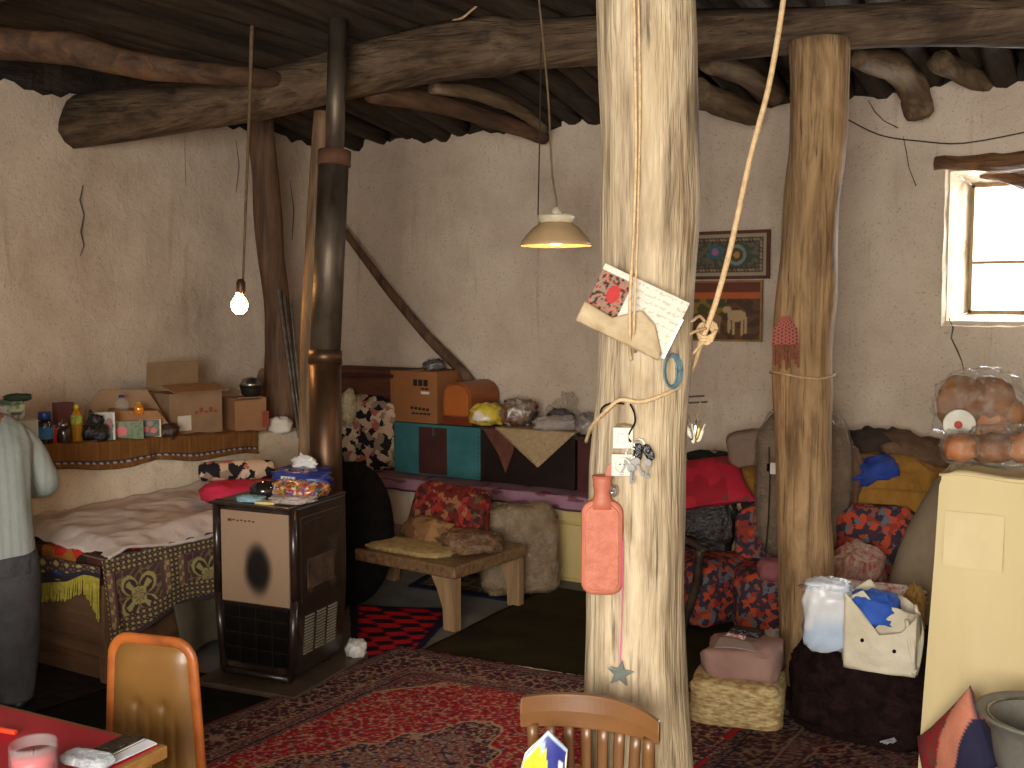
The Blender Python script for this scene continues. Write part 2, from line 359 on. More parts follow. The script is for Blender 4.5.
# main beam, from the left wall over the two posts
def beam_pt(x): # x along the beam
    tab = [(-5.7, 4.13, 2.85), (-5.0, 4.26, 2.88), (-4.3, 4.39, 2.92), (-3.9, 4.46, 2.97), (-3.3, 4.58, 3.06), (-3.0, 4.63, 3.08), (-2.2, 4.76, 3.04), (-1.3, 4.92, 3.0), (-.4, 5.02, 2.945), (2.3, 5.3, 2.96)]
    y, z = interp(tab, x); return Vector((x, y, z))
N_ = 60
pts = [beam_pt(lerp(-5.62, 2.15, i/N_)) for i in range(N_+1)]
b = MB().tube(pts, [.11+.012*sin(i*.31)+(.03 if i < 22 else 0) for i in range(N_+1)], n=14, amp=.28, fr=9, seed=3, ell=(.95, 1.05))  # added ambient fill, shining in through the unseen window behind the camera
tag(b.obj('ceiling_beam', m_beam, smooth=True), 'long dark rough-hewn beam running from left wall over the tan pillar', 'beam')
pts = [Vector((lerp(-5.6, 2.15, i/40), 2.62+.05*sin(i*.2), 3.1)) for i in range(41)]
tag(MB().tube(pts, .11, n=12, amp=.25, fr=9, seed=5).obj('ceiling_beam', m_beam, smooth=True), 'rough beam carried by the pale front pillar, out above the view', 'beam')
# joists: individual round logs laid from beam to back wall
k = 0; x = XL+.12
rj = random.Random(11)
while x < 1.9:
    r = rj.uniform(.062, .092); sk = rj.uniform(-.10, .10); bow = rj.uniform(-.05, .05)
    def jz(y, r=r): return min(ceil_z(y)-r*.6, interp([(-1.2, 3.3), (4.9, 3.235), (6.4, 2.99)], y)[0]+r*.5)
    P = []; m = 22
    for i in range(m+1):
        t = i/m; y = lerp(-1.2, YB+.02, t)
        P.append((x+sk*(t-.7)*1.5+bow*sin(t*pi*2.2)+.02*sin(t*17+k), y, jz(y)+.018*sin(t*9+k*1.7)))
    mm = m_joist
    tag(MB().tube(P, [r*(1+.12*sin(i*.7+k)) for i in range(m+1)], n=10, amp=.35, fr=11, seed=k*1.3).obj('ceiling_joist', mm, smooth=True),
        'dark smoke-stained round log joist of the ceiling, laid towards the back wall', 'joist', 'round log joists of the ceiling')
    x += r*2+rj.uniform(.03, .09); k += 1
def spec_log(pp, rr, mm, lab, seed=1, sub=5, amp=.25):
    return tag(MB().tube(pp, rr, n=12, amp=amp, fr=8, seed=seed, sub=sub).obj('ceiling_joist', mm, smooth=True), lab, 'joist')
spec_log([at_d(-30, 42, 5.2), at_d(60, 47, 5.25), at_d(120, 62, 5.3), at_d(190, 71, 5.35), at_d(262, 78, 5.6), at_d(300, 82, 5.95)], [.075, .085, .07, .055, .045, .03], m_joist2, 'thick reddish crooked joist above the left wall', 2)
spec_log([at_d(372, 92, 5.75), at_d(440, 104, 6.2), at_d(500, 122, 6.8), at_d(545, 138, 7.1)], [.06, .06, .055, .045], m_joist2, 'reddish split joist showing under the beam beside the stovepipe', 4)
spec_log([at_d(432, 88, 5.8), at_d(475, 93, 6.1), at_d(515, 108, 6.5), at_d(545, 130, 6.9)], [.035, .045, .04, .03], m_joist3, 'pale narrow joist curving down just above the reddish one', 6)
spec_log([at_d(855, 58, 5.2), at_d(892, 66, 5.45), at_d(911, 84, 5.7), at_d(918, 112, 5.85)], [.045, .075, .08, .078], m_joist3, 'forked stub of log ending round above the window corner', 7)
spec_log([at_d(705, 62, 5.25), at_d(745, 75, 5.6), at_d(775, 96, 6.0)], [.05, .06, .055], m_joist3, 'pale joist beneath the beam between the two pillars', 8)
spec_log([at_d(695, 92, 5.6), at_d(725, 104, 5.9), at_d(752, 114, 6.2)], [.075, .075, .07], m_joist3, 'thick bent log end resting on wall between the two pillars', 9)
spec_log([at_d(940, 62, 5.4), at_d(970, 76, 5.7), at_d(1003, 92, 5.95)], [.06, .06, .05], m_joist3, 'slanting brown log end above the window', 12)
# ------------------------------------------------------------------ pillars
PD = 2.8
ptab = [(-260, 646, 50), (0, 646, 49), (100, 649, 49), (200, 651, 49.5), (300, 647, 46.5), (400, 642, 46.5), (470, 637, 48), (600, 635, 48.5), (700, 637, 52), (768, 638, 54), (965, 640, 58)]
def pil_depth(py): # the trunk is upright: its axis stays above one spot
    base = at_z(640, 965, 0)
    return base
base = at_z(639, 961.5, 0)
def pil_axis(py):
    cx, r = interp(ptab, py); R = ray(cx, py); hd = Vector((R.x, R.y)); t = Vector((base.x, base.y)).dot(hd)/hd.dot(hd)
    return O+R*t, r/FOC*t, t
P = []; R_ = []
for i in range(61):
    py = lerp(-175, 958, i/60); a, r, t = pil_axis(py); P.append(a); R_.append(r)
P[-1].z = 0.0
b = MB().tube(P, R_, n=36, amp=.05, fr=14, seed=1)
tag(b.obj('wooden_pillar', m_pillar, smooth=True), 'thick pale stripped tree trunk pillar standing in the foreground', 'pillar')
def on_pil(px, py, off=.0):
    a, r, t = pil_axis(py); cx, _ = interp(ptab, py); dx = (px-cx)/FOC*t
    return at_d(px, py, t-sqrt(max(r*r-dx*dx, 0))-off)
p2tab = [(30, 819, 30), (100, 819, 29), (150, 818, 27.5), (200, 811, 27), (260, 808, 29), (330, 803, 30), (400, 802, 28), (500, 804, 27), (600, 806, 27), (700, 808, 28)]
base2 = at_z(807, 683, 0)
def pil2_axis(py):
    cx, r = interp(p2tab, py); R = ray(cx, py); hd = Vector((R.x, R.y)); t = Vector((base2.x, base2.y)).dot(hd)/hd.dot(hd)
    return O+R*t, r/FOC*t, t
P = []; R_ = []
for i in range(51):
    py = lerp(42, 682, i/50); a, r, t = pil2_axis(py); P.append(a); R_.append(r)
P[-1].z = 0.0
tag(MB().tube(P, R_, n=30, amp=.08, fr=12, seed=9).obj('wooden_pillar', m_pillar2, smooth=True), 'tan tree trunk pillar behind the black pouffe, under the beam', 'pillar')
def on_pil2(px, py, off=0):
    a, r, t = pil2_axis(py); cx, _ = interp(p2tab, py); dx = (px-cx)/FOC*t
    return at_d(px, py, t-sqrt(max(r*r-dx*dx, 0))-off)
# ================================================================== helpers that face things the way they stand
FWD = Vector((-sin(YAW)*cos(PIT), cos(YAW)*cos(PIT), -sin(PIT)))
def dpt(p): return (Vector(p)-O).dot(FWD)
def facing(p, extra=0):                       # local -Y looks back into the room towards the viewer's side
    p = Vector(p); return TR(p) @ RZ(atan2(p.y, p.x)-pi/2+extra)
def px(n, d): return n/FOC*d
def softM(x0, y0, x1, y1, d, rot=0, tilt=0):
    c = at_d((x0+x1)/2, (y0+y1)/2, d); w = px(x1-x0, d); h = px(y1-y0, d)
    return c, w, h
def soft(name, label, cat, x0, y0, x1, y1, d, th, mat, e=.7, amp=.15, fr=2.2, seed=1, roll=0, turn=0, n=28, group=None, colf=None, parent=None, floor=None, dz=0):
    c, w, h = softM(x0, y0, x1, y1, d)
    Mx = facing(c, turn) @ RY(roll)
    b = MB(parent and Mx or (TR(Mx.to_translation()-Vector((0, 0, h/2))) @ TR((0, 0, 0)) @ Mx.to_3x3().to_4x4()))
    cc = (0, 0, 0) if parent else tuple(b.M.to_3x3().inverted() @ Vector((0, 0, h/2)))
    b.lump(cc, (w, th, h), e, amp, fr, seed, n, colf=colf)
    o = b.obj(name, mat, parent, smooth=True)
    if not parent and label: tag(o, label, cat, group)
    return o
def zL(y): return 1.03-.055*(y-3.3)
def on_ledge(x, y):
    z = 1.0
    for _ in range(4):
        p = at_z(x, y, z); z = zL(p.y)
    if p.x > -4.89: p = at_x(x, y, -4.89); z = zL(p.y)
    p.z = z-.004
    return p
# ------------------------------------------------------------------ rugs
def rugquad(c00, c10, c11, c01, z, du, colf, wob=.006, seed=0):
    c = [Vector((a[0], a[1], z)) for a in (c00, c10, c11, c01)]
    W = (c[1]-c[0]).length; L = (c[3]-c[0]).length
    def fn(u, v):
        p = lerp(lerp(c[0], c[1], u), lerp(c[3], c[2], u), v)
        q = p.copy(); q.z += wob*(noise.noise(Vector((p.x*2.3, p.y*2.3, seed)))+.6)*.9
        q.x += .012*noise.noise(Vector((v*9, seed, 1)))*(1 if u in (0, 1) else 0); q.y += .01*noise.noise(Vector((u*9, seed, 2)))*(1 if v in (0, 1) else 0)
        return q
    return MB().grid(fn, int(W/du), int(L/du), lambda u, v: colf(u*W, v*L, W, L)), W, L
def hsh(i, j, k=0): return (sin(i*127.1+j*311.7+k*74.7)*43758.5453) % 1
NAVY, BEI, RED, PINK, DR = (24, 22, 36), (176, 146, 110), (150, 24, 30), (150, 84, 74), (74, 22, 24)
def vine(x, y, s):
    a = sin(x*s+1.7*sin(y*s*.7))+sin(y*s*1.1+1.9*sin(x*s*.6+1)); return abs(a)
def flower(x, y, s, ph=0):
    i, j = math.floor(x/s), math.floor(y/s); fx = x/s-i-.5-(hsh(i, j, ph)-.5)*.4; fy = y/s-j-.5-(hsh(i, j, ph+1)-.5)*.4
    r = sqrt(fx*fx+fy*fy); th = atan2(fy, fx); return r/(1+.25*cos(5*th+i)), hsh(i, j, ph+2)
def persian(x, y, W, L, dark=False):
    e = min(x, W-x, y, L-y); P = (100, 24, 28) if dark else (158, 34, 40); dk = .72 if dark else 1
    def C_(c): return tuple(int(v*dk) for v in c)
    def motif(bg, s, v1=BEI, v2=NAVY, lw=.16):
        r, h = flower(x, y, s)
        if r < .1: return C_((176, 150, 116))
        if r < .2: return C_((140, 52, 50)) if h < .4 else C_((92, 92, 100) if h < .6 else (166, 120, 92))
        if r < .25: return C_(v2)
        k = 3.1/s; q = abs(sin(x*k+1.7*sin(y*k*.63))+sin(y*k*1.07+1.9*sin(x*k*.57+1)))
        if q < lw: return C_(v1)
        q2 = abs(sin(x*k*1.7+2+1.3*sin(y*k*1.3))+sin(y*k*1.9+1.4*sin(x*k*1.1+3)))
        if q2 < lw: return C_(v2)
        if q2 > 1.8: return C_(v1)
        return C_(bg)
    if e < .008: return C_((120, 30, 34))
    if e < .02: return C_((70, 58, 54))
    if e < .07: return motif((122, 92, 84), .026, (74, 46, 46), (40, 34, 48), .3)
    if e < .077: return C_((36, 30, 42))
    if e < .235: return motif((84, 46, 50), .05, (150, 120, 98), (34, 28, 40), .28)
    if e < .243: return C_((160, 130, 104))
    if e < .30: return motif((132, 100, 88), .028, (96, 42, 44), (44, 36, 48), .3)
    if e < .307: return C_((36, 30, 42))
    if e < .33: return motif((120, 84, 76), .02, (90, 60, 56), (60, 44, 50), .3)
    cx, cy = x-W/2, y-L/2; ax, ay = abs(cx)/(W/2-.33), abs(cy)/(L/2-.33)
    corner = ax**1.5+ay**1.5+.05*cos(14*atan2(ay, ax))
    if corner > 1.62: return motif((104, 78, 74), .034, (60, 40, 46), (140, 60, 54), .3)
    if corner > 1.59: return C_((170, 140, 108))
    med = abs(cx)/.50+abs(cy)/.82+.05*cos(16*atan2(cy/.86, cx/.52))
    if med < .35: return motif((136, 44, 44), .036)
    if med < .8: return motif((128, 104, 88), .036, (48, 40, 52), (120, 40, 42), .26)
    if med < 1.0: return motif((40, 34, 46), .042, (150, 126, 100), (120, 46, 46), .24)
    if med < 1.02: return C_((170, 140, 108))
    return motif(P, .052, (176, 128, 100), (84, 34, 48), .17)
a7 = radians(6.2); A = Vector((-3.19, 4.14, 0)); ux = Vector((cos(a7), sin(a7), 0)); uy = Vector((.062, 1, 0)).normalized()
W_, L_ = 1.92, 2.9
b, W, L = rugquad(A-uy*L_, A-uy*L_+ux*W_, A+ux*W_, A, .022, .0052, persian, wob=.003, seed=1)
rug = b.obj('persian_rug', m_pile, smooth=True, M=None) if False else None
rug = thing('persian_rug', 'large red Persian rug with navy and beige border in front of the stove', 'rug', (A.x+.9, A.y-1.4, .0))
b.obj('rug_pile', m_pile, rug, smooth=True, solid=.008)
b = MB(); m_fringe = M('cotton fringe', (196, 178, 146), scale=60)
b.grid(lambda u, v: A+ux*(W_*u)+uy*(v*(.026+.012*noise.noise(Vector((u*40, 0, 0)))))+Vector((0, 0, .026-.008*v+.004*noise.noise(Vector((u*90, v, 0))))), 240, 2)
b.obj('fringe', m_fringe, rug, solid=.003)
def dgreen(x, y, W, L):
    n = noise.noise(Vector((x*5, y*5, 3)))+.5*noise.noise(Vector((x*14, y*14, 1))); t = max(0, min(1, .5+n*.6))
    return (int(lerp(34, 58, t)), int(lerp(30, 48, t)), int(lerp(14, 26, t)))
b, W, L = rugquad(at_z(383, 672, 0), (-.75, 4.25, 0), (-.7, 5.72, 0), at_z(548, 588, 0), .006, .03, dgreen, wob=.004, seed=4)
tag(b.obj('floor_carpet', m_pile, smooth=True, solid=.006), 'dark olive green carpet between the low bench and the pale front pillar', 'carpet')
def dblack(x, y, W, L): return (20, 19, 13) if noise.noise(Vector((x*8, y*8, 0))) > -.1 else (27, 26, 18)
b, W, L = rugquad((-4.05, 1.6, 0), (-3.0, 1.7, 0), (-3.12, 3.5, 0), (-4.0, 3.36, 0), .005, .03, dblack, seed=5)
tag(b.obj('floor_mat', m_pile, smooth=True, solid=.006), 'blackish green floor mat in front of the heater beside the Persian rug', 'mat')
def dpurp(x, y, W, L): return (46, 38, 38) if noise.noise(Vector((x*20, y*20, 0))) > 0 else (36, 30, 31)
b, W, L = rugquad((-5.0, 1.5, 0), (-3.9, 1.5, 0), (-4.0, 3.2, 0), (-4.95, 3.2, 0), .003, .03, dpurp, seed=6)
tag(b.obj('floor_mat', m_pile, smooth=True, solid=.004), 'dull purplish grey floor mat under the person and the bed end', 'mat')
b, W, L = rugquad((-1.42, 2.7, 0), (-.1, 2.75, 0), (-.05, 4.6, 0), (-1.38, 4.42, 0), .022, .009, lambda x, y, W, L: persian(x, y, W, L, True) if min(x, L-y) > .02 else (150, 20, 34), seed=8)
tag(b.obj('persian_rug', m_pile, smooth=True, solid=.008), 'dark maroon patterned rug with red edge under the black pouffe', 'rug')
def check(x, y, W, L):
    e = min(x, W-x, y, L-y)
    if e < .03: return (28, 24, 44)
    i, j = int((x+.25*y)/.08), int(y/.085)
    return (176, 26, 32) if (i+j) % 2 else (34, 20, 34)
b, W, L = rugquad(at_z(352, 664, 0), at_z(418, 655, 0), at_z(456, 613, 0), at_z(350, 608, 0), .014, .012, check, wob=.008, seed=9)
tag(b.obj('floor_mat', m_pile, smooth=True, solid=.008), 'small red and navy chequered mat beside the heater', 'mat')
def undb(x, y, W, L):
    e = min(x, W-x, y, L-y)
    if e < .06: return (22, 24, 44)
    return (120, 104, 78) if vine(x, y, 60) < .35 else (70, 60, 48)
b, W, L = rugquad(at_z(408, 588, 0), at_z(520, 604, 0), at_z(548, 578, 0), at_z(430, 574, 0), .008, .015, undb, seed=10)
tag(b.obj('floor_rug', m_pile, smooth=True, solid=.008), 'small beige patterned rug with dark blue border under the low bench', 'rug')
# ------------------------------------------------------------------ left wall: ledge cloth and the things on the ledge
def valance(u, v):
    y = lerp(2.9, 4.83, u); top = zL(y)
    if v < .3:
        t = v/.3; return (-4.95+.11*t, y, top+.004+.004*sin(y*30))
    t = (v-.3)/.7; drop = .14+.022*noise.noise(Vector((y*3, 0, 0)))+.012*sin(y*9)
    return (-4.832+.018*noise.noise(Vector((y*11, t*1.2, 0)))*(.4+t), y, top-.0-t*drop)
def valc(u, v):
    y = lerp(2.9, 4.83, u); t = (v-.3)/.7
    if .72 < t < .80: return (60, 62, 92) if int(y/.022) % 2 else (178, 170, 160)
    if .70 < t < .82: return (44, 36, 50)
    k = .9+.2*noise.noise(Vector((y*60, 0, 0))); return (int(126*k), int(84*k), int(38*k))
tag(MB().grid(valance, 330, 24, valc).obj('ledge_cover', m_mat, smooth=True, solid=.003), 'mustard brown cloth with blue and white trim hanging over the left ledge', 'cloth')
def openbox(mb, w, dd, h, th=.006):
    mb.box((0, 0, th/2), (w, dd, th))
    for s in (-1, 1): mb.box((s*(w/2-th/2), 0, h/2), (th, dd, h)); mb.box((0, s*(dd/2-th/2), h/2), (w-2*th, th, h))
# white box with green printed carton on it, behind the person
p = on_ledge(10, 448); s_ = dpt(p)/FOC; Mx = facing(p)
t = thing('storage_box', 'cream cardboard box on the left ledge half hidden behind the person', 'box', Mx)
MB(Mx).box((0, 0, 14*s_), (52*s_, .16, 28*s_)).obj('box_body', m_white, t, bevel=.004)
p2 = p+Vector((0, 0, 28*s_)); Mx = facing(p2, .1)
t = thing('printed_carton', 'small white and green printed carton standing on the cream box', 'carton', Mx)
def cart(u, v):
    n = noise.noise(Vector((u*7, v*5, 3)))
    if v > .72: return (52, 72, 36) if n > -.1 else (110, 120, 70)
    if .55 < u < .92 and .2 < v < .55: return (196, 196, 120) if v > .38 else (70, 60, 90)
    if .2 < u < .45 and .2 < v < .7: return (214, 210, 200)
    return (110, 126, 92) if n > .15 else (170, 172, 158)
MB(Mx).box((0, .05, 10*s_), (30*s_, .09, 20*s_)).obj('box_body', m_white, t, bevel=.003)
MB(Mx).grid(lambda u, v: ((u-.5)*29*s_, .0, v*20*s_), 28, 20, cart).obj('printed_front', m_matgl, t, solid=.002)
soft('green_rag', 'crumpled dark green plastic lying on the green printed carton', 'plastic bag', 6, 394, 30, 401, dpt(p2), .06, M('dark green plastic', (44, 56, 34)), amp=.25, seed=4)
def jar(name, label, cat, x0, y0, x1, y1, mat, prof, parts=(), d_off=0, group=None):
    p = on_ledge((x0+x1)/2, y1); s = dpt(p)/FOC; Mx = facing(p); t = thing(name, label, cat, Mx, group); w, h = (x1-x0)*s, (y1-y0)*s
    MB(Mx).lathe([(r*w/2, z*h) for r, z in prof], 18).obj('body', mat, t, smooth=True)
    for pn, pm, pr, lab in parts:
        o = MB(Mx).lathe([(r*w/2, z*h) for r, z in pr], 18).obj(pn, pm, t, smooth=True)
        if lab: o['label'] = lab
    return t
BOT = [(.0, 0), (.9, .0), (1, .04), (1, .5), (.92, .62), (.4, .8), (.34, .9), (0, .9)]
m_blue = M('blue plastic', (34, 58, 130), rough=.4, bmp=0); m_redp = M('red printed tin', (176, 40, 40), (140, 30, 34), rough=.4, bmp=0, scale=40)
jar('pickle_jar', 'dark glass jar with blue lid and light blue label on the left ledge', 'jar', 38, 412, 53, 446, M('dark jar glass', (34, 30, 30), rough=.1, bmp=0, spec=.8), [(0, 0), (.95, 0), (1, .05), (1, .68), (.82, .78), (0, .78)],
    [('lid', m_blue, [(0, .78), (.8, .78), (.84, .8), (.84, .96), (.76, 1), (0, 1)], 'blue screw lid'), ('paper_label', M('light blue label', (70, 130, 190), bmp=0), [(1.01, .2), (1.03, .21), (1.03, .55), (1.01, .56)], 'light blue label')])
jar('drink_can', 'small red tin beside the blue-lidded jar', 'can', 49, 427, 57, 446, m_redp, [(0, 0), (.9, 0), (1, .05), (1, .93), (.88, 1), (0, 1)], [('rim', m_steel, [(.8, .99), (.92, .97), (.9, 1.03), (.8, 1.03)], None)])
jar('glass_jar', 'dark glass jar with glass stopper in front of the maroon carton', 'jar', 57, 422, 71, 447, M('smoked glass', (64, 48, 48), rough=.1, bmp=0, spec=.9), [(0, 0), (.9, 0), (1, .1), (1, .55), (.8, .7), (0, .7)], [('lid', m_steel, [(0, .7), (.7, .7), (.6, .85), (.2, .9), (.15, 1), (0, 1)], None)])
p = on_ledge(67, 440); s_ = dpt(p)/FOC; Mx = facing(p, .35)
t = thing('tall_carton', 'maroon upright carton behind the oil bottle', 'carton', Mx); MB(Mx).box((0, .04, 19*s_), (17*s_, .08, 38*s_)).obj('box_body', M('maroon card', (96, 44, 42), rough=.6, bmp=0), t, bevel=.003)
m_oil = M('yellow oil', (178, 128, 20), (150, 100, 14), rough=.08, bmp=0, spec=.9)
jar('oil_bottle', 'bottle of yellow cooking oil with yellow cap and green label', 'bottle', 72, 404, 83, 442, m_oil, [(0, 0), (.9, 0), (1, .04), (.88, .25), (1, .45), (1, .66), (.7, .8), (.4, .86), (.36, .9), (0, .9)],
    [('cap', M('yellow cap', (210, 180, 30), bmp=0, rough=.4), [(0, .88), (.44, .88), (.44, .99), (.3, 1.01), (0, 1.01)], 'yellow cap'), ('paper_label', M('yellow green label', (170, 170, 70), (70, 100, 40), scale=60, bmp=0), [(1.01, .5), (1.04, .51), (1.04, .72), (1.0, .73)], 'yellow green label')])
m_bagblk = M('black plastic bag', (22, 20, 22), (12, 11, 12), scale=12, rough=.25, bmp=1, bd=.02, spec=.8)
p = on_ledge(94, 446); d_ = dpt(p)
t = thing('plastic_bag', 'knotted black plastic bag on the left ledge beside the oil bottle', 'plastic bag', facing(p))
Mx = facing(p); s_ = d_/FOC
MB(Mx).lump((0, 0, 9*s_), (27*s_, .12, 21*s_), .9, .2, 2, 3, flat=.85).lump((2*s_, 0, 21*s_), (15*s_, .06, 12*s_), 1, .3, 3, 5).obj('bag_body', m_bagblk, t, smooth=True)
MB(Mx).tube([(0, 0, 25*s_), (-2*s_, 0, 29*s_), (-3*s_, 0, 33*s_)], [.01, .014, .004], n=7).obj('bag_knot', m_bagblk, t, smooth=True)
def printbox(name, label, cat, x0, y0, x1, y1, colf, th=.05, turn=0, mat_=None, d_extra=0):
    p = on_ledge((x0+x1)/2, y1+1); s = dpt(p)/FOC; Mx = facing(p, turn); t = thing(name, label, cat, Mx); w, h = (x1-x0)*s, (y1-y0)*s
    MB(Mx).box((0, th/2+.002, h/2), (w, th, h)).obj('box_body', mat_ or m_white, t, bevel=.002)
    MB(Mx).grid(lambda u, v: ((u-.5)*w*.98, 0, .001+v*h*.98), 24, 24, colf).obj('printed_front', m_matgl, t, solid=.002); return t
def c_fig(u, v):
    if (u-.72)**2/.04+(v-.55)**2/.08 < 1: return (130, 44, 40) if (u-.72)**2/.02+(v-.6)**2/.04 < 1 else (60, 70, 40)
    if u > .9: return (190, 186, 170)
    return (150, 146, 134) if v > .3 else (44, 40, 38)
printbox('picture_carton', 'white carton printed with a dark red fruit, behind the black plastic bag', 'carton', 96, 411, 115, 440, c_fig)
def c_pink(u, v):
    if (u-.25)**2+((v-.5)*.7)**2 < .04: return (196, 70, 74)
    n = noise.noise(Vector((u*9, v*6, 7))); return (52, 84, 34) if n > 0 else (90, 104, 44)
printbox('picture_carton', 'low green carton with a round pink picture on its front', 'carton', 115, 423, 143, 441, c_pink, .06)
def c_fruit(u, v):
    if u < .08 or u > .93 or v < .12: return (206, 196, 160)
    for cx, cy, c in ((.3, .5, (180, 50, 30)), (.66, .42, (190, 70, 40)), (.5, .8, (120, 90, 30)), (.8, .6, (60, 80, 30))):
        if (u-cx)**2+(v-cy)**2 < .022: return c
    return (30, 34, 22)
printbox('picture_carton', 'cream-edged carton printed with red fruit, rightmost of the cartons on the ledge', 'carton', 140, 423, 161, 442, c_fruit, .06)
p = on_ledge(122, 437); s_ = dpt(p)/FOC; Mx = facing(p, .15)
t = thing('cardboard_box', 'opened brown cardboard box lying slumped behind the picture cartons', 'box', Mx)
MB(Mx).prism([(-30*s_, 0), (-30*s_, 30*s_), (-14*s_, 47*s_), (30*s_, 45*s_), (52*s_, 8*s_), (52*s_, 0)], .012, TR((0, .16, 0))).obj('back_flap', m_cardb2, t)
MB(Mx).prism([(-20*s_, 0), (-8*s_, 28*s_), (34*s_, 26*s_), (54*s_, 0)], .2, TR((0, .06, 0))).obj('box_body', m_cardb, t, bevel=.004)
def on_boxtop(x0, y0, x1, y1, name, label, prof, mat_, parts):
    c = at_d((x0+x1)/2, y1, dpt(p)); s = dpt(c)/FOC; Mx = facing(c); t = thing(name, label, 'bottle', Mx)
    MB(Mx).lathe([(r*(x1-x0)*s/2, z*(y1-y0)*s) for r, z in prof], 14).obj('body', mat_, t, smooth=True)
    for pn, pm, pr in parts: MB(Mx).lathe([(r*(x1-x0)*s/2, z*(y1-y0)*s) for r, z in pr], 14).obj(pn, pm, t, smooth=True)
on_boxtop(115, 395, 129, 414, 'water_bottle', 'small clear bottle with blue cap lying against the opened cardboard box', BOT, m_glass, [('cap', m_blue, [(0, .86), (.4, .86), (.4, 1), (0, 1)])])
on_boxtop(134, 402, 144, 414, 'honey_bottle', 'tiny amber bottle with yellow cap beside the blue-capped bottle', BOT, M('amber', (220, 130, 20), rough=.1, bmp=0, spec=1), [('cap', M('yellow cap', (1, 1, 1)), [(0, .86), (.4, .86), (.4, 1), (0, 1)])])
soft('dark_pouch', 'dark brown crumpled bag between the picture cartons and the big cardboard box', 'bag', 158, 424, 178, 438, dpt(on_ledge(168, 438)), .14, M('dark brown bag', (66, 48, 40), rough=.5, bmp=.8), amp=.25, seed=6)
# big cardboard box with open flaps
p = on_ledge(204, 436); p.x -= .06; s_ = dpt(p)/FOC; Mx = facing(p, .55)
t = thing('cardboard_box', 'large brown cardboard box with raised flaps on the ledge behind the valance', 'box', Mx)
w_, h_ = .36, 42*s_
MB(Mx).box((0, .13, h_/2), (w_, .26, h_)).obj('box_body', m_cardb2, t, bevel=.003)
MB(Mx).box((0, 0, .09), (w_*.98, .006, .18), TR((-.0, .27, h_)) @ RX(.08)).obj('flap', m_cardb2, t)
MB(Mx).box((0, .07, 0), (w_*1.04, .17, .006), TR((.02, -.03, h_+.01)) @ RX(.22)).obj('flap', m_cardb, t)
MB(Mx).grid(lambda u, v: (-.13+u*.09, -.0035, .03+v*.09), 4, 4, lambda u, v: (206, 196, 180)).obj('paper_label', m_matgl, t, solid=.002)['label'] = 'white paper label'
b = MB(Mx)
for i in range(5): b.box((.0+.033*i, -.002, .135+.012*(i % 2)), (.022, .003, .03 if i % 2 else .014))
b.obj('red_print', M('faded red print', (150, 74, 56), bmp=0), t)
p = on_ledge(252, 434); s_ = dpt(p)/FOC; Mx = facing(p, .45)
t = thing('cardboard_box', 'smaller brown cardboard box standing right of the flapped box on the ledge', 'box', Mx)
MB(Mx).box((0, .11, 17*s_), (34*s_, .2, 34*s_)).obj('box_body', m_cardb, t, bevel=.003)
MB(Mx).box((-4*s_, .02, 0), (26*s_, .12, .006), TR((0, 0, 33*s_)) @ RX(-.35)).obj('flap', m_cardb2, t)
MB(Mx).box((15*s_, -.002, 12*s_), (7*s_, .004, 16*s_)).obj('red_print', M('faded red print', (1, 1, 1)), t)
c = at_d(251, 397, dpt(p)+.1); Mx = facing(c); s_ = dpt(c)/FOC
t = thing('metal_pot', 'dull metal pot with lid on top of the smaller cardboard box', 'pot', Mx)
MB(Mx).lathe([(0, 0), (6*s_, 0), (9*s_, 3*s_), (10*s_, 8*s_), (11*s_, 11*s_), (11.5*s_, 11.5*s_)], 20).obj('pot_body', M('blackened metal', (60, 52, 46), rough=.5, metal=.6), t, smooth=True)
MB(Mx).lathe([(11.5*s_, 11.5*s_), (10*s_, 14*s_), (8*s_, 18*s_), (2*s_, 20*s_), (0, 20*s_)], 20).obj('pot_lid', m_steel, t, smooth=True)
soft('cloth_bundle', 'small off-white cloth bundle at the foot of the brown post on the ledge', 'cloth', 269, 417, 291, 434, dpt(on_ledge(280, 432)), .12, m_white, amp=.2, seed=8)
soft('paper_bag', 'brown paper bag leaning between the metal pot and the brown post', 'bag', 256, 372, 276, 412, dpt(on_ledge(262, 424))+.12, .1, M('brown paper', (124, 94, 66), (100, 74, 50)), amp=.3, seed=9, e=.8)
# post, rods, poles against the left wall
q = on_ledge(277, 423)
q = at_d(283, 424, 7.25); q = Vector((q.x, q.y, zL(q.y)-.02))
dq = dpt(q)
P = [q, at_d(280, 360, dq+.02), at_d(276, 300, dq), at_d(269, 230, dq-.1), at_d(263, 160, dq-.15), at_d(261, 118, dq-.2)]
tag(MB().tube(P, [px(v, dq) for v in (17, 15, 13, 13, 12, 12)], n=14, amp=.2, fr=6, seed=3, sub=6).obj('wooden_post', m_post, smooth=True), 'crooked brown wooden post standing on the left ledge beside the metal rods', 'post')
for i, (xa, xb) in enumerate(((279, 299), (284, 302), (291, 304))):
    tag(MB().tube([at_d(xa, 290+6*i, 7.1), at_d(xb, 438, 7.0)], .008+.002*(i == 0), n=8).obj('metal_rod', m_steel), ['thin steel rod leaning beside brown post, leftmost of the three', 'thin steel rod leaning beside brown post, middle of the three', 'thin steel rod leaning beside brown post, rightmost of the three'][i], 'rod')
P = [Vector((at_z(300, 640, 0).x, at_z(300, 640, 0).y, .0))]
d0 = 5.52; P = [at_d(303, 636, d0), at_d(305, 540, d0), at_d(307, 430, d0), at_d(310, 330, d0), at_d(315, 220, d0), at_d(322, 112, d0)]; P[0].z = 0
tag(MB().tube(P, [px(v, d0) for v in (9, 9, 9, 9, 9, 8)], n=12, amp=.15, fr=5, seed=5, sub=5).obj('wooden_pole', m_polew, smooth=True), 'pale straight wooden pole standing right behind the stovepipe', 'pole')
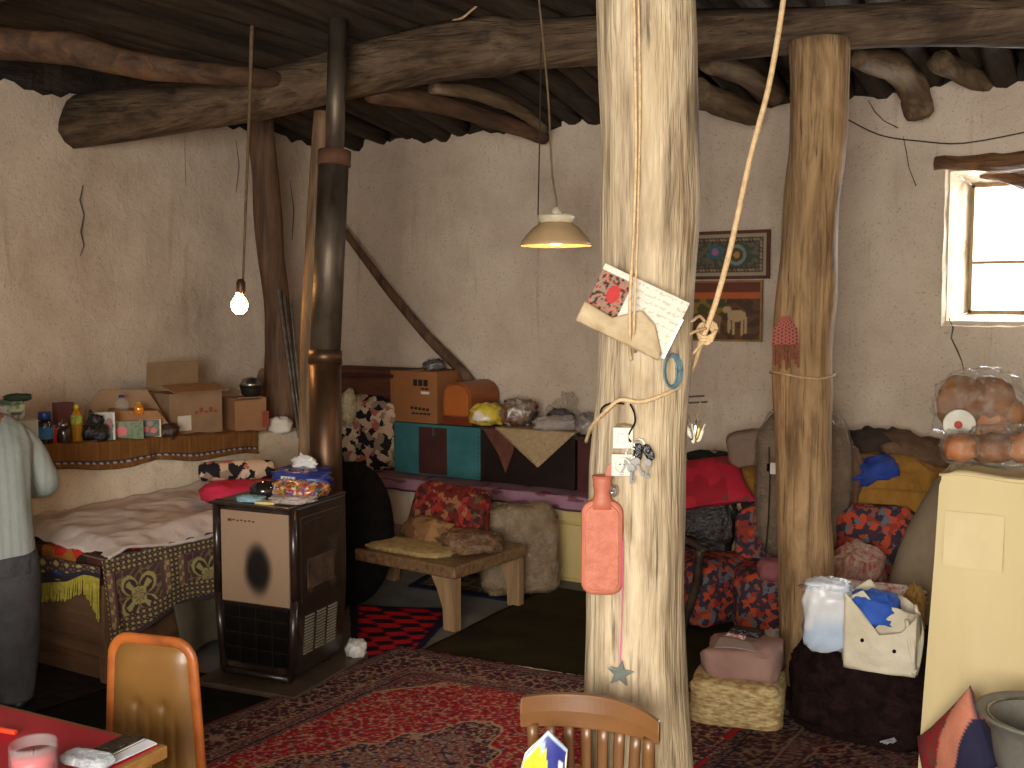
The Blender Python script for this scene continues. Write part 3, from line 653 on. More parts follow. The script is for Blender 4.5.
P = [at_y(338, 222, 6.2), at_y(360, 252, 6.22), at_y(388, 289, 6.25), at_y(425, 334, 6.27), at_y(462, 372, 6.28), at_y(478, 393, 6.28)]
tag(MB().tube(P, [px(v, 7.2) for v in (3.5, 4, 5, 5.5, 5.5, 5)], n=10, amp=.2, seed=6, sub=5).obj('wooden_stick', m_post, smooth=True), 'slanting crooked brown stick leaning on the back wall above the cardboard box', 'stick')
# ------------------------------------------------------------------ person at the left edge, seen from behind, bending forward
pb = at_d(-17, 640, 4.5); pb.z = 0; Mx = facing(pb, .1)
t = thing('person', 'person in pale green striped shirt and grey trousers bending forward at left edge', 'person', Mx)
m_skin = M('skin', (150, 104, 78), (138, 92, 68), scale=20, rough=.6, bmp=.1)
def skin(name, verts, edges, mat_, root, levels=2):
    me = bpy.data.meshes.new(name); me.from_pydata([v[:3] for v in verts], edges, []); o = bpy.data.objects.new(name, me); C.objects.link(o); o.parent = t; frames[o.name] = frames[t.name]
    me.materials.append(mat_); m = o.modifiers.new('Skin', 'SKIN'); m.use_smooth_shade = True
    for i, v in enumerate(verts):
        sv = me.skin_vertices[0].data[i]; sv.radius = (v[3], v[4] if len(v) > 4 else v[3]); sv.use_root = (i == root)
    s = o.modifiers.new('Sub', 'SUBSURF'); s.levels = levels; s.render_levels = levels
    return o
# local: x right, y away from the viewer (the way the person faces), z up
bv = [(0, 0, .86, .13, .1), (0, .02, 1.0, .12, .09), (0, .08, 1.14, .14, .1), (0, .17, 1.24, .12, .09), (0, .24, 1.27, .055), (-.03, .32, 1.27, .085), (-.04, .38, 1.24, .09), (-.05, .45, 1.17, .06),
      (.18, .16, 1.2, .055), (.25, .12, 1.02, .045), (.215, .36, .96, .036), (.19, .44, .95, .026), (-.18, .17, 1.2, .055), (-.25, .16, 1.0, .045), (-.2, .4, .96, .036), (-.17, .48, .95, .026),
      (.1, 0, .78, .09), (.11, .03, .45, .06), (.11, -.02, .08, .04), (.12, .1, .035, .04, .03), (-.1, 0, .78, .09), (-.12, .04, .45, .06), (-.13, 0, .08, .04), (-.14, .12, .035, .04, .03)]
be = [(0, 1), (1, 2), (2, 3), (3, 4), (4, 5), (5, 6), (6, 7), (3, 8), (8, 9), (9, 10), (10, 11), (3, 12), (12, 13), (13, 14), (14, 15), (0, 16), (16, 17), (17, 18), (18, 19), (0, 20), (20, 21), (21, 22), (22, 23)]
skin('body', bv, be, m_skin, 0)
for s, hx, hy in ((1, .19, .44), (-1, -.17, .48)):
    for f in range(5):
        a = (f-2)*.26; L0 = (.055, .07, .075, .07, .05)[f]
        vv = [(hx, hy, .95, .012), (hx+sin(a)*.03, hy+cos(a)*.04, .945, .011), (hx+sin(a)*(.03+L0*.5), hy+cos(a)*(.04+L0*.5), .935, .009), (hx+sin(a)*(.03+L0), hy+cos(a)*(.04+L0), .915, .007)]
        skin('finger', vv, [(0, 1), (1, 2), (2, 3)], m_skin, 0, 1)
hair = MB(Mx).lump((-.04, .335, 1.285), (.19, .21, .17), 1, .08, 3, 2).obj('hair', M('grey hair', (90, 82, 74), (60, 54, 50), scale=60), t, smooth=True)
def loft(rings, n=40, folds=.012, seed=0, fq=9):
    b = MB(Mx); vs = []
    for j, (cx, cy, cz, rx, ry) in enumerate(rings):
        for k in range(n):
            a = 2*pi*k/n; g = 1+folds*8*noise.noise(Vector((cos(a)*fq*.35, sin(a)*fq*.35, cz*2+seed)))
            ca, sa = cos(a), sin(a); q = (abs(ca)**2.6+abs(sa)**2.6)**(-1/2.6)
            vs.append((cx+rx*ca*q*g, cy+ry*sa*q*g, cz+.01*sin(a*2+seed)))
    m = len(rings); fs = [(i*n+k, i*n+(k+1) % n, (i+1)*n+(k+1) % n, (i+1)*n+k) for i in range(m-1) for k in range(n)]
    fs.append(tuple((m-1)*n+k for k in range(n))); return b.add(vs, fs)
def rr(tab, n):
    return [interp([(i/(len(tab)-1),)+q for i, q in enumerate(tab)], k/(n-1)) for k in range(n)]
m_shirt, nt, bs, N, L = newmat('pale green striped shirt')
mp = mapping(nt, 1); wv = N('ShaderNodeTexWave'); wv.inputs['Scale'].default_value = 9; wv.inputs['Distortion'].default_value = .6; L(mp.outputs[0], wv.inputs['Vector'])
r = ramp(nt, [(.0, (142, 148, 140)), (.35, (149, 155, 147)), (.7, (154, 159, 151))]); L(wv.outputs['Fac'], r.inputs[0]); L(r.outputs[0], bs.inputs['Base Color']); bs.inputs['Roughness'].default_value = .85
n_ = nz(nt, mp, 9, 3); bump(nt, bs, n_.outputs['Fac'], .6, .02)
shirt = loft(rr([(0, -.01, .70, .225, .165), (0, -.01, .78, .222, .16), (0, 0, .9, .212, .15), (0, .03, 1.02, .215, .15), (0, .08, 1.14, .225, .14), (0, .13, 1.21, .205, .12), (0, .17, 1.255, .15, .1), (0, .2, 1.285, .08, .07)], 22), seed=2)
shirt.tube([(.13, .13, 1.16), (.19, .13, 1.13), (.25, .11, 1.03), (.285, .13, .955), (.25, .24, .93)], [.09, .082, .07, .062, .06], n=16, sub=4, amp=.08)
shirt.tube([(-.14, .14, 1.17), (-.2, .14, 1.15), (-.25, .14, 1.04), (-.27, .17, .95), (-.23, .28, .93)], [.08, .08, .074, .068, .066], n=16, sub=4, amp=.08)
shirt.obj('shirt', m_shirt, t, smooth=True)
m_trous = M('grey trousers', (78, 76, 78), (62, 60, 62), scale=10, rough=.95, bmp=.5, bd=.02)
tr = loft(rr([(0, 0, .6, .2, .15), (0, 0, .7, .2, .15), (0, 0, .82, .19, .14), (0, 0, .86, .15, .1)], 8), seed=4)
for s in (1, -1): tr.tube([(s*.12, -.01, .04), (s*.12, -.01, .12), (s*.125, 0, .3), (s*.122, .02, .5), (s*.108, .01, .66), (s*.09, 0, .78)], [.07, .085, .1, .118, .125, .11], n=18, sub=4, amp=.1, fr=4, seed=s)
tr.obj('trousers', m_trous, t, smooth=True)
for s in (1, -1): MB(Mx).lump((s*.125, .045, .032), (.1, .26, .075), .8, .03, 2, 1, flat=.85).obj('shoe', M('black shoe', (24, 22, 22), rough=.5, bmp=0), t, smooth=True)
# ------------------------------------------------------------------ bed
bx0, bx1, by0, by1 = -4.82, -4.05, 3.05, 4.95
t = thing('bed', 'wooden box bed along the left ledge behind the person', 'bed', (-4.43, 4, 0))
m_bedw = WOOD('dark brown bed boards', (104, 74, 50), (84, 58, 38), (50, 36, 24), 'x', scale=14, rough=.6, bmp=.3)
MB().box(((bx0+bx1)/2, by0+.012, .29), (bx1-bx0-.04, .024, .31)).obj('end_board', m_bedw, t, bevel=.004)
MB().box(((bx0+bx1)/2, by0+.05, .06), (bx1-bx0-.04, .02, .15)).obj('end_board', m_bedw, t, bevel=.004)
MB().box((bx1-.012, (by0+by1)/2, .27), (.024, by1-by0, .35)).obj('side_board', m_bedw, t, bevel=.004)
for y in (by0+.03, by1-.03):
    for x in (bx0+.03, bx1-.02): MB().box((x, y, .235), (.05, .05, .47), taper=.8).obj('leg', WOOD('bed post wood', (126, 92, 60), (100, 72, 46), (60, 44, 30), 'z'), t, bevel=.004)
MB().box(((bx0+bx1)/2, (by0+by1)/2, .43), (bx1-bx0-.06, by1-by0-.06, .03)).obj('bed_base', m_bedw, t)
m_floral_r = CELLS('brown blanket with red flowers', [(0, (72, 34, 22)), (.5, (40, 26, 18)), (.68, (186, 40, 22)), (.86, (150, 96, 40))], 13)
MB().box(((bx0+bx1)/2, (by0+by1)/2, .53), (bx1-bx0-.03, by1-by0-.02, .17)).obj('mattress', m_floral_r, t, bevel=.03)
t2 = thing('folded_quilts', 'blue and pink quilt edges showing under the yellow fringe at the bed end', 'quilt', (-4.4, by0, .44))
MB().grid(lambda u, v: (lerp(bx0+.05, bx1-.1, u), by0-.004-.01*sin(v*pi), lerp(.44, .475, v)+.008*sin(u*11)), 30, 4).obj('pink_quilt', M('pink white quilt', (176, 140, 134), (150, 90, 96), scale=30), t2, solid=.01)
MB().grid(lambda u, v: (lerp(bx0+.05, bx1-.25, u), by0-.006-.01*sin(v*pi), lerp(.475, .505, v)+.008*sin(u*9)), 30, 4).obj('blue_quilt', M('blue quilt', (34, 72, 150), scale=30), t2, solid=.01)
# brocade throw
YE, BR, PB = (160, 146, 88), (64, 46, 46), (118, 88, 76)
def brocade(x, y, edge):       # x along, y down from 0
    if edge < .022: return (62, 50, 50)
    if edge < .1 or (x % .42) < .06 or y < .07:
        i = int(x/.016); j = int(y/.012)
        a = abs((x/.03) % 1-.5)+abs((y/.024) % 1-.5); return YE if a < .36 else (PB if a > .8 else BR)
    X = ((x % .42)-.24)*1.12; Y = (y-.2)*1.12
    r = sqrt(X*X+Y*Y); th = atan2(Y, X)
    if abs(X) > .165 or abs(Y) > .165: return PB if (int(x/.02)+int(y/.02)) % 3 else YE
    q = .15*(.62+.38*abs(cos(2*th+pi/2*0+pi/2))**.7)
    if r < .035: return YE if (int(th*3)+int(r/.012)) % 2 else PB
    if r < q*.35: return YE
    pet = .13*abs(sin(2*th))**.5
    if r < pet-.03: return YE if abs(((th*2/pi) % 1)-.5) < .12 else BR
    if pet-.016 < r < pet+.006: return YE
    if r < pet: return BR
    if abs(X) > .14 or abs(Y) > .14: return (90, 62, 60)
    return (78, 54, 54) if vine(X, Y, 70) > .4 else (120, 100, 66)
def throw_side(u, v):
    y = lerp(by0-.01, 4.0, u); drop = interp([(3.03, .44), (3.12, .4), (3.3, .34), (3.7, .31), (4.0, .28)], y)[0]+.012*sin(y*14)
    return (bx1+.022+.012*sin(y*17+v*2)*v+.03*v+(.03 if y < 3.1 else 0)*v, y, .598-v*drop)
def bcol(u, v):
    y = lerp(by0-.01, 4.0, u); drop = interp([(3.03, .44), (3.12, .4), (3.3, .34), (3.7, .31), (4.0, .28)], y)[0]
    return brocade(y-by0+.06, v*drop, (1-v)*drop)
t = thing('brocade_throw', 'yellow and dark brown flowered brocade throw draped over the side of the bed', 'throw', (-4.2, 3.5, .2))
MB().grid(throw_side, 200, 90, bcol).obj('throw_side', m_mat, t, smooth=True, solid=.004)
def throw_end(u, v):
    x = lerp(bx0, bx1+.024, u); drop = interp([(0, .15), (.55, .13), (.85, .06), (1, .05)], u)[0]+.006*sin(u*20)
    return (x, by0-.022-.006*sin(x*25), .565-v*drop)
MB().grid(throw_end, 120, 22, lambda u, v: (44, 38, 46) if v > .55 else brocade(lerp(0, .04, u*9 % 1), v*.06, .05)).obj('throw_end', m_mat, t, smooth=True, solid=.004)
b = MB()
for i in range(110):
    u = i/110; a = Vector(throw_end(u, 1)); L0 = .07+.008*random.random() if u < .86 else .07+.9*(u-.86)
    b.tube([a+Vector((0, -.002, .004)), a+Vector((random.uniform(-.006, .006), -.006-.006*(i % 2), -L0-random.uniform(0, .012)))], .0031, n=5)
b.obj('fringe', M('yellow fringe', (184, 168, 62), (150, 134, 46), scale=60), t)
MB().grid(lambda u, v: (lerp(bx1-.12, bx1+.03, v), lerp(by0-.01, 4.0, u), .603+.004*sin(u*50)-.006*v), 80, 6, lambda u, v: brocade(u*.95, .05, .05)).obj('throw_top', m_mat, t, smooth=True, solid=.004)
# olive blanket hanging low along the bed side
tag(MB().grid(lambda u, v: (bx1+.045+.05*v+.02*sin(u*13+v), lerp(3.42, 4.05, u), lerp(.30, .03+.02*sin(u*5)+(.05*u), v)), 40, 20).obj('hanging_blanket', M('olive grey blanket', (88, 76, 58), (70, 60, 46), scale=9), smooth=True, solid=.008), 'olive grey blanket hanging below the brocade throw between bed and heater', 'blanket')
def sheet(u, v):
    x = lerp(bx0+.01, bx1+.035, u); y = lerp(by0+.02, by1, v)
    n = noise.noise(Vector((x*4, y*3, 1)))+.5*noise.noise(Vector((x*9+y*6, y*5-x*4, 2)))+.5*abs(noise.noise(Vector((x*14, y*8, 5))))
    z = .65+.03*n+.03*(1-u)-(.01*max(0, (3.3-y)/.3)*u)
    if u > .86: z -= (u-.86)*.5*min(1, max(.0, (y-3.12)/.3))
    if v < .05: z -= .045*(1-v/.05)
    return (x+.02*noise.noise(Vector((y*6, x, 0))), y, z)
tag(MB().grid(sheet, 60, 110).obj('bed_sheet', M('pale pinkish sheet', (206, 190, 180), (188, 170, 160), scale=5, rough=.8, bmp=.4, bd=.02), smooth=True, solid=.012), 'rumpled pale pinkish grey sheet spread over the bed', 'sheet')
m_blkfl = CELLS('black cloth with beige roses', [(0, (24, 22, 24)), (.4, (186, 156, 128)), (.62, (140, 118, 98)), (.78, (164, 92, 84)), (.86, (198, 176, 150))], 21, dist=.07)
d_ = dpt(at_z(245, 503, .68))
soft('red_cushion', 'flat pink and red cushion with dark piping on the bed under the bolster', 'cushion', 203, 480, 288, 503, d_, .34, CELLS('pink and red cushion cloth', [(0, (196, 44, 74)), (.45, (176, 30, 48)), (.8, (140, 60, 50))], 6), e=.6, amp=.12, seed=3)
soft('red_cushion', 'brownish red cushion lying behind the pink one beside the stovepipe', 'cushion', 236, 470, 300, 492, d_+.2, .3, CELLS('red brown cushion cloth', [(0, (120, 48, 40)), (.5, (96, 60, 48)), (.8, (150, 50, 46))], 12), e=.7, amp=.12, seed=5)
MB_ = softM(200, 460, 274, 481, d_+.05)
c, w_, h_ = MB_; Mx = facing(c); t = thing('bolster', 'black bolster with beige and pink roses lying on the red cushion', 'bolster', TR((0, 0, -h_/2)) @ Mx)
MB(TR((0, 0, -h_/2)) @ Mx).tube([(-w_/2, 0, h_/2), (-w_/2+.02, 0, h_/2), (-w_/4, 0, h_/2), (w_/4, 0, h_/2), (w_/2-.02, 0, h_/2), (w_/2, 0, h_/2)], [h_*.25, h_*.45, h_/2, h_/2, h_*.45, h_*.25], n=20, sub=4).obj('bolster_cover', m_blkfl, t, smooth=True)
# ------------------------------------------------------------------ heater
Mh = TR((-3.455, 3.415, 0)) @ RZ(radians(8))
t = thing('oil_heater', 'brown cabinet oil heater with scorched beige front panel', 'heater', Mh)
hw, hd, hz0, hz1 = .425, .45, .055, .84
b = MB(Mh)
def hp(x, y, z):       # body narrows towards the foot
    k = lerp(.88, 1, min(1, (z-hz0)/.35)) if z < .42 else 1; return (x*k, y, z)
for (x0, x1, y0, y1, z0, z1) in ((-hw/2, hw/2, .02, hd, hz0, hz1),):
    zs = [hz0, .2, .42, hz1]; vs = []
    for z in zs: vs += [hp(x0, y0, z), hp(x1, y0, z), hp(x1, y1, z), hp(x0, y1, z)]
    fs = [(4*i+k, 4*i+(k+1) % 4, 4*i+4+(k+1) % 4, 4*i+4+k) for i in range(3) for k in range(4)]+[(0, 1, 2, 3), (12, 13, 14, 15)]
    b.add(vs, fs)
m_hbr = M('heater brown enamel', (52, 36, 28), (38, 27, 22), scale=5, rough=.28, bmp=.05, spec=.6, c3=(80, 62, 50))
b.obj('heater_body', m_hbr, t, bevel=.012)
b = MB(Mh)          # raised front frame
fr = [(hw/2-.015, hz0+.03), (hw/2, .42), (hw/2, hz1-.01)]
out = [hp(-hw/2, 0, hz0+.0), hp(hw/2, 0, hz0+.0), (hw/2, 0, .42), (hw/2, 0, hz1), (-hw/2, 0, hz1), (-hw/2, 0, .42)]
for i in range(6):
    a, c = Vector(out[i]), Vector(out[(i+1) % 6]); b.tube([a+Vector((0, .01, 0)), c+Vector((0, .01, 0))], .018, n=10)
b.obj('front_frame', m_hbr, t, smooth=True)
def burn(u, v):
    x = (u-.54)/.19; y = (v-.38)/.27; r = sqrt(x*x+y*y)+.08*noise.noise(Vector((u*5, v*5, 0))); k = max(0, min(1, (r-.55)/.75)); k = k*k*(3-2*k)
    c = tuple(int(lerp(p, q, k)) for p, q in zip((24, 19, 16), (156, 128, 102)))
    return c
MB(Mh).grid(lambda u, v: ((u-.5)*(hw-.05), .012, lerp(.385, hz1-.03, v)), 60, 70, burn).obj('front_panel', ATT('heater panel enamel', rough=.45, bscale=80, bmp=.03, var=.06, spec=.4), t, solid=.006)['label'] = 'beige panel with round scorch'
b = MB(Mh)
for i in range(7): b.box((-.136+.022*i, .007, .765+(.002 if i % 2 else 0)), (.012 if i else .02, .003, .006 if i else .012))
b.obj('maker_mark', M('faded red mark', (110, 48, 38), bmp=0), t)
MB(Mh).box((0, .018, .235), (hw-.07, .012, .27)).obj('front_grille', M('black grille', (16, 14, 13), rough=.35, bmp=0), t)
b = MB(Mh)
for x in (-.09, .0, .09): b.box((x, .009, .235), (.004, .006, .27))
for z in (.17, .24, .31, .37): b.box((0, .009, z), (hw-.07, .006, .004))
b.obj('grille_bars', M('dark bronze', (60, 48, 38), rough=.4, metal=.5), t)
# side panel with recess and vents
b = MB(Mh); sx = hw/2+.002
b.box((sx-.003, .235, .59), (.008, .34, .40)); b.obj('side_panel', m_hbr, t, bevel=.004)
MB(Mh).box((sx+.002, .22, .52), (.006, .22, .14)).obj('side_recess', M('worn brown enamel', (84, 64, 48), (44, 32, 26), scale=16, rough=.5), t, bevel=.006)
MB(Mh).box((sx+.002, .23, .76), (.006, .28, .012)).obj('side_trim', M('dark bronze', (1, 1, 1)), t, bevel=.002)
for i in range(3):
    b = MB(Mh)
    for j in range(13): b.box((sx*(.925+.0056*j), .13+.095*i, .15+.0145*j), (.007, .07, .006))
    b.obj('side_vent', M('vent slit metal', (150, 140, 120), rough=.5, bmp=0), t)
b = MB(Mh); b.box((0, .2, hz1+.006), (hw+.02, hd+.02, .012)); b.obj('heater_top', m_hbr, t, bevel=.004)
for x in (-.15, .15):
    for y in (.06, .34): MB(Mh).box((x, y, .055), (.04, .04, .04)).obj('foot', m_dark, t)
tag(MB(Mh).box((.02, .19, .018), (.56, .62, .034)).obj('floor_tray', M('brown metal tray', (86, 70, 56), (64, 52, 42), rough=.4), bevel=.01), 'brown metal floor tray under the oil heater', 'tray')
# stovepipe: parts follow one another upwards
d0 = 5.3
t = thing('stovepipe', 'tall rusty metal stovepipe rising from behind the heater to the ceiling', 'stovepipe', at_d(328, 500, d0))
m_pipe = M('rusty dull steel pipe', (112, 98, 82), (84, 72, 60), scale=8, rough=.5, metal=.6, bmp=.15, c3=(60, 38, 26), stretch=(1, 1, .35))
m_pipe2 = M('shiny brownish steel pipe', (104, 76, 54), (76, 54, 38), scale=6, rough=.42, metal=.7, bmp=.2, stretch=(1, 1, .4))
def pipe(ya, yb, xa, xb, r, name, mt): return MB().tube([at_d(xa, ya, d0), at_d(xb, yb, d0)], px(r, d0), n=24).obj(name, mt, t, smooth=True)
pipe(560, 352, 327, 325, 16, 'pipe_section', m_pipe2); pipe(356, 155, 325, 334, 15.2, 'pipe_section', m_pipe); pipe(168, 20, 334, 338, 9.5, 'pipe_section', m_pipe)
pipe(166, 151, 334, 334.6, 16.5, 'pipe_collar', M('rust', (96, 62, 42), (72, 46, 32), rough=.8)); pipe(364, 350, 325, 325.5, 16.8, 'pipe_collar', m_pipe2)
MB(Mh).tube([(0.06, .37, .6), (.06, .42, .62), (.06, .5, .62)], .05, n=16).obj('pipe_elbow', m_pipe, t, smooth=True)
# things on the heater
def on_h(x, y, z): return Mh @ Vector((x, y, z))
HT = hz1+.012
def HM(x, y, rot=0): return Mh @ TR((x, y, HT)) @ RZ(rot)
Mx = HM(-.03, .13); t = thing('glass_bowl', 'dark glass bowl with lid standing on the heater top', 'bowl', Mx)
MB(Mx).lathe([(0, 0), (.05, 0), (.068, .02), (.07, .05), (.05, .075), (.0, .085)], 20).obj('bowl_body', M('dark smoky glass', (40, 32, 30), rough=.08, bmp=0, spec=.9), t, smooth=True)
Mx = HM(.05, .34, .1); t = thing('tissue_box', 'blue tissue box with yellow price label on the heater', 'tissue box', Mx)
MB(Mx).box((0, 0, .06), (.22, .12, .12)).obj('box_body', M('blue card', (36, 52, 130), (28, 40, 104), rough=.4, bmp=0, scale=20), t, bevel=.003)
MB(Mx).box((-.045, -.0615, .07), (.1, .003, .06)).obj('price_label', M('yellow label', (206, 196, 50), bmp=0), t)
b = MB(Mx)
for i in range(4): b.box((.04+.016*i, -.0615, .065), (.01, .003, .022 if i % 2 else .03))
b.obj('white_print', m_white, t)
MB(Mx).lump((0, 0, .135), (.12, .04, .07), .9, .5, 3, 4).obj('tissue', M('white tissue', (230, 226, 220), bmp=0), t, smooth=True)
m_sweet = CELLS('wrapped sweets', [(0, (176, 110, 40)), (.25, (150, 40, 60)), (.4, (200, 190, 170)), (.55, (60, 90, 50)), (.7, (200, 150, 60)), (.85, (120, 70, 130))], 60, rough=.25, spec=.8)
Mx = HM(.11, .2); t = thing('sweets_bag', 'blue topped clear bag of colourful wrapped sweets on the heater', 'bag', Mx)
MB(Mx).lump((0, 0, .045), (.3, .2, .095), .8, .12, 3, 2, flat=.9).obj('sweets', m_sweet, t, smooth=True)
MB(Mx).lump((-.02, .06, .085), (.3, .17, .08), .8, .2, 3, 5).obj('bag_top', M('blue printed film', (44, 62, 140), (34, 46, 104), scale=16, rough=.2, bmp=.6, spec=.8), t, smooth=True)
b = MB(Mx)
for i in range(4): b.box((-.07+.02*i, -.024, .09), (.012, .012, .022))
b.obj('white_print', m_white, t)
Mx = HM(.15, .1); tag(MB(Mx).lump((0, 0, .016), (.2, .16, .036), .6, .2, 3, 7, flat=.8).obj('plastic_packet', FILM('pinkish clear film', (220, 200, 190), clear=.35, bmp=1), smooth=True), 'flat clear plastic packet overhanging the heater top at right corner', 'packet')
Mx = HM(-.03, .03, .1); tag(MB(Mx).lump((0, 0, .014), (.13, .07, .03), .6, .2, 3, 8, flat=.8).obj('folded_cloth', M('pale blue cloth', (140, 176, 184))), 'small folded pale blue cloth at the front of the heater top', 'cloth')
Mx = HM(.065, .018, .1); tag(MB(Mx).box((0, 0, .006), (.1, .045, .012)).obj('note_pad', M('cream paper', (226, 204, 140), bmp=0), bevel=.002), 'cream paper pad on the front edge of the heater top', 'notepad')
soft('plastic_scrap', 'crumpled white plastic wrapper on the tray corner beside the heater', 'wrapper', 346, 640, 366, 658, dpt(at_z(356, 656, .03)), .1, FILM('white film', (226, 222, 214), clear=.15), amp=.2, seed=3)
# ------------------------------------------------------------------ back platform and low cupboards
MB().box((-4.1, 6.1, .265), (1.56, .66, .53)).obj('wall_platform', m_plaster2, kind='structure', bevel=.02)
m_cream = M('cream painted board', (196, 172, 112), (184, 158, 98), scale=3, rough=.6, bmp=.05)
m_creamd = M('cream painted door', (204, 182, 124), (190, 168, 108), scale=3, rough=.6, bmp=.05)
def cupboard(x0, x1, label):
    xc = (x0+x1)/2; w = x1-x0; Mx = TR((xc, 5.78, 0)); t = thing('low_cupboard', label, 'cupboard', Mx)
    MB(Mx).box((0, .3, .265), (w-.004, .58, .53)).obj('cupboard_body', m_cream, t, bevel=.004)
    for s in (-1, 1):
        d = MB(Mx).box((s*w/4, 0, .2), (w/2-.012, .018, .34)).obj('door', m_creamd, t, bevel=.003)
        MB(Mx).tube([(s*.03, -.008, .26), (s*.03, -.025, .26)], .009, n=10).obj('knob', m_dark, d)
        d = MB(Mx).box((s*w/4, 0, .455), (w/2-.012, .018, .13)).obj('drawer', m_creamd, t, bevel=.003)
        MB(Mx).box((s*w/4, -.014, .455), (.07, .012, .012)).obj('handle', m_cream, d)
cupboard(-3.31, -2.52, 'cream painted low cupboard seen left of the pale front pillar')
cupboard(-2.5, -1.72, 'cream painted low cupboard behind the left flowered armchair')
cupboard(-1.7, -.82, 'cream painted low cupboard behind the tan pillar, mostly hidden')
def purp(u, v):
    x = lerp(-4.86, -2.55, u)
    if v < .5: return (x, lerp(6.36, 5.75, v/.5), .548+.004*sin(x*20))
    t = (v-.5)/.5; dr = .085+.006*sin(x*6)
    return (x, 5.738-.012*sin(x*30)*t-.008*t, .552-t*dr)
def pcol(u, v):
    x = lerp(-4.86, -2.55, u); n = noise.noise(Vector((x*9, v*6, 0)))
    if v > .93: return (70, 48, 60)
    return (110, 66, 70) if n > .28 else (146, 108, 124)
tag(MB().grid(purp, 320, 30, pcol).obj('platform_cover', m_mat, smooth=True, solid=.004), 'faded purple flowered cloth covering the back platform under the chests', 'cloth')
# chests
ZP = .556
Mx = TR((-4.24, 5.95, ZP)); t = thing('painted_chest', 'turquoise wooden chest with a dark brown centre panel on the purple cloth', 'chest', Mx)
m_turq = M('turquoise paint', (52, 110, 112), (40, 92, 96), scale=6, rough=.7, bmp=.2); m_mar = M('dark maroon paint', (70, 34, 28), (56, 26, 22), scale=6, rough=.6, bmp=.2)
MB(Mx).box((0, .2, .18), (.74, .4, .36)).obj('chest_body', m_turq, t, bevel=.004)
MB(Mx).box((-.025, -.004, .175), (.235, .008, .33), taper=1.03).obj('front_panel', m_mar, t, bevel=.002)
MB(Mx).box((-.01, -.012, .31), (.02, .01, .06)).obj('latch', m_steel, t)
b = MB(Mx)
for i in range(12): b.tube([(.355, -.001, .02+.028*i), (.355, -.006, .02+.028*i)], .004, n=6); b.tube([(-.36, -.001, .02+.028*i), (-.36, -.006, .02+.028*i)], .004, n=6)
b.obj('edge_nails', m_dark, t)
MB(Mx).box((-.43, .16, .14), (.045, .05, .3)).obj('end_batten', m_cardb, t)
Mx = TR((-3.5, 5.95, ZP)); t = thing('dark_chest', 'blackish brown chest under the lace cloth on the back platform', 'chest', Mx)
m_dch = M('blackish brown varnish', (38, 26, 20), (24, 17, 14), scale=5, rough=.4, bmp=.1)
MB(Mx).box((0, .2, .175), (.72, .4, .35)).obj('chest_body', m_dch, t, bevel=.004)
MB(Mx).box((0, .2, .36), (.74, .42, .02)).obj('chest_lid', M('dark brown lid', (66, 46, 34), rough=.5), t, bevel=.003)
for x in (-.35, .35): MB(Mx).box((x, -.004, .17), (.025, .012, .34)).obj('corner_batten', m_dark, t)
tag(MB(Mx).prism([(-.34, .36), (-.08, .36), (-.1, .22), (-.16, .07), (-.22, .2)], .004, TR((0, -.012, 0))).obj('hanging_cloth', M('reddish brown cloth', (104, 58, 44), (80, 44, 34), scale=20)), 'reddish brown pointed cloth hanging down the left of the dark chest', 'cloth')
Mx2 = TR((-2.93, 5.93, ZP)); t = thing('maroon_trunk', 'maroon trunk standing between the dark chest and the pale pillar', 'trunk', Mx2)
MB(Mx2).box((0, .2, .165), (.38, .38, .33)).obj('trunk_body', M('maroon varnish', (84, 40, 34), (64, 30, 28), rough=.5), t, bevel=.004)
MB(Mx2).box((0, .2, .34), (.4, .4, .025)).obj('trunk_lid', M('dark brown lid', (1, 1, 1)), t, bevel=.003)
# lace cloth: lies on the lid and falls as a triangle
def lace(u, v):
    w = .5*(1-v*.0)
    if v < .35: return ((u-.5)*.62, lerp(.22, -.01, v/.35), .375)
    t_ = (v-.35)/.65; W = .60*(1-t_); sc = .008*abs(sin(t_*34))*(1 if u in (0, 1) else 0)
    return ((u-.5)*W+.03*t_+(-sc if u == 0 else sc if u == 1 else 0), -.018-.006*sin(u*6), .372-t_*.24)
tag(MB(Mx @ TR((.06, 0, 0))).grid(lace, 20, 50).obj('lace_cloth', M('beige lace', (172, 148, 112), (150, 126, 92), scale=40, bmp=.4), smooth=True, solid=.003), 'beige scalloped lace cloth falling as triangle over the dark chest', 'cloth')
# cardboard box + bread bin
zc = ZP+.362; xr = at_y(437, 422, 5.98).x
Mx = TR((xr-.205, 5.98, zc)); t = thing('cardboard_box', 'brown cardboard carton with black print on the turquoise chest', 'box', Mx)
bh = .365
MB(Mx).box((0, .19, bh/2), (.41, .38, bh)).obj('box_body', M('warm cardboard', (150, 98, 56), (134, 86, 48), scale=3, bmp=.05), t, bevel=.003)
m_ink = M('black ink', (34, 28, 24), bmp=0)
b = MB(Mx)
for i in range(3): b.box((.02+.045*i, -.003, .285), (.034, .003, .045)); b.box((.02+.045*i, -.0045, .29+.004*i), (.012, .003, .016), col=None)
for i in range(2): b.box((.085+.035*i, -.003, .243), (.028, .003, .012))
for i in range(5): b.box((-.01+.034*i, -.003, .105-.002*i), (.022, .003, .018)); b.box((0+.034*i, -.003, .066), (.026, .003, .012))
b.obj('black_print', m_ink, t); MB(Mx).box((.105, -.003, .215), (.07, .003, .018)).obj('white_print', m_white, t)
MB(Mx).box((0, .19, bh+.001), (.05, .385, .003)).obj('packing_tape', M('brown tape', (120, 84, 50), rough=.3, bmp=0), t)
Mx = TR((-4.09, 5.99, zc)); t = thing('bread_bin', 'reddish brown arched wooden bread bin right of the printed carton', 'bread bin', Mx)
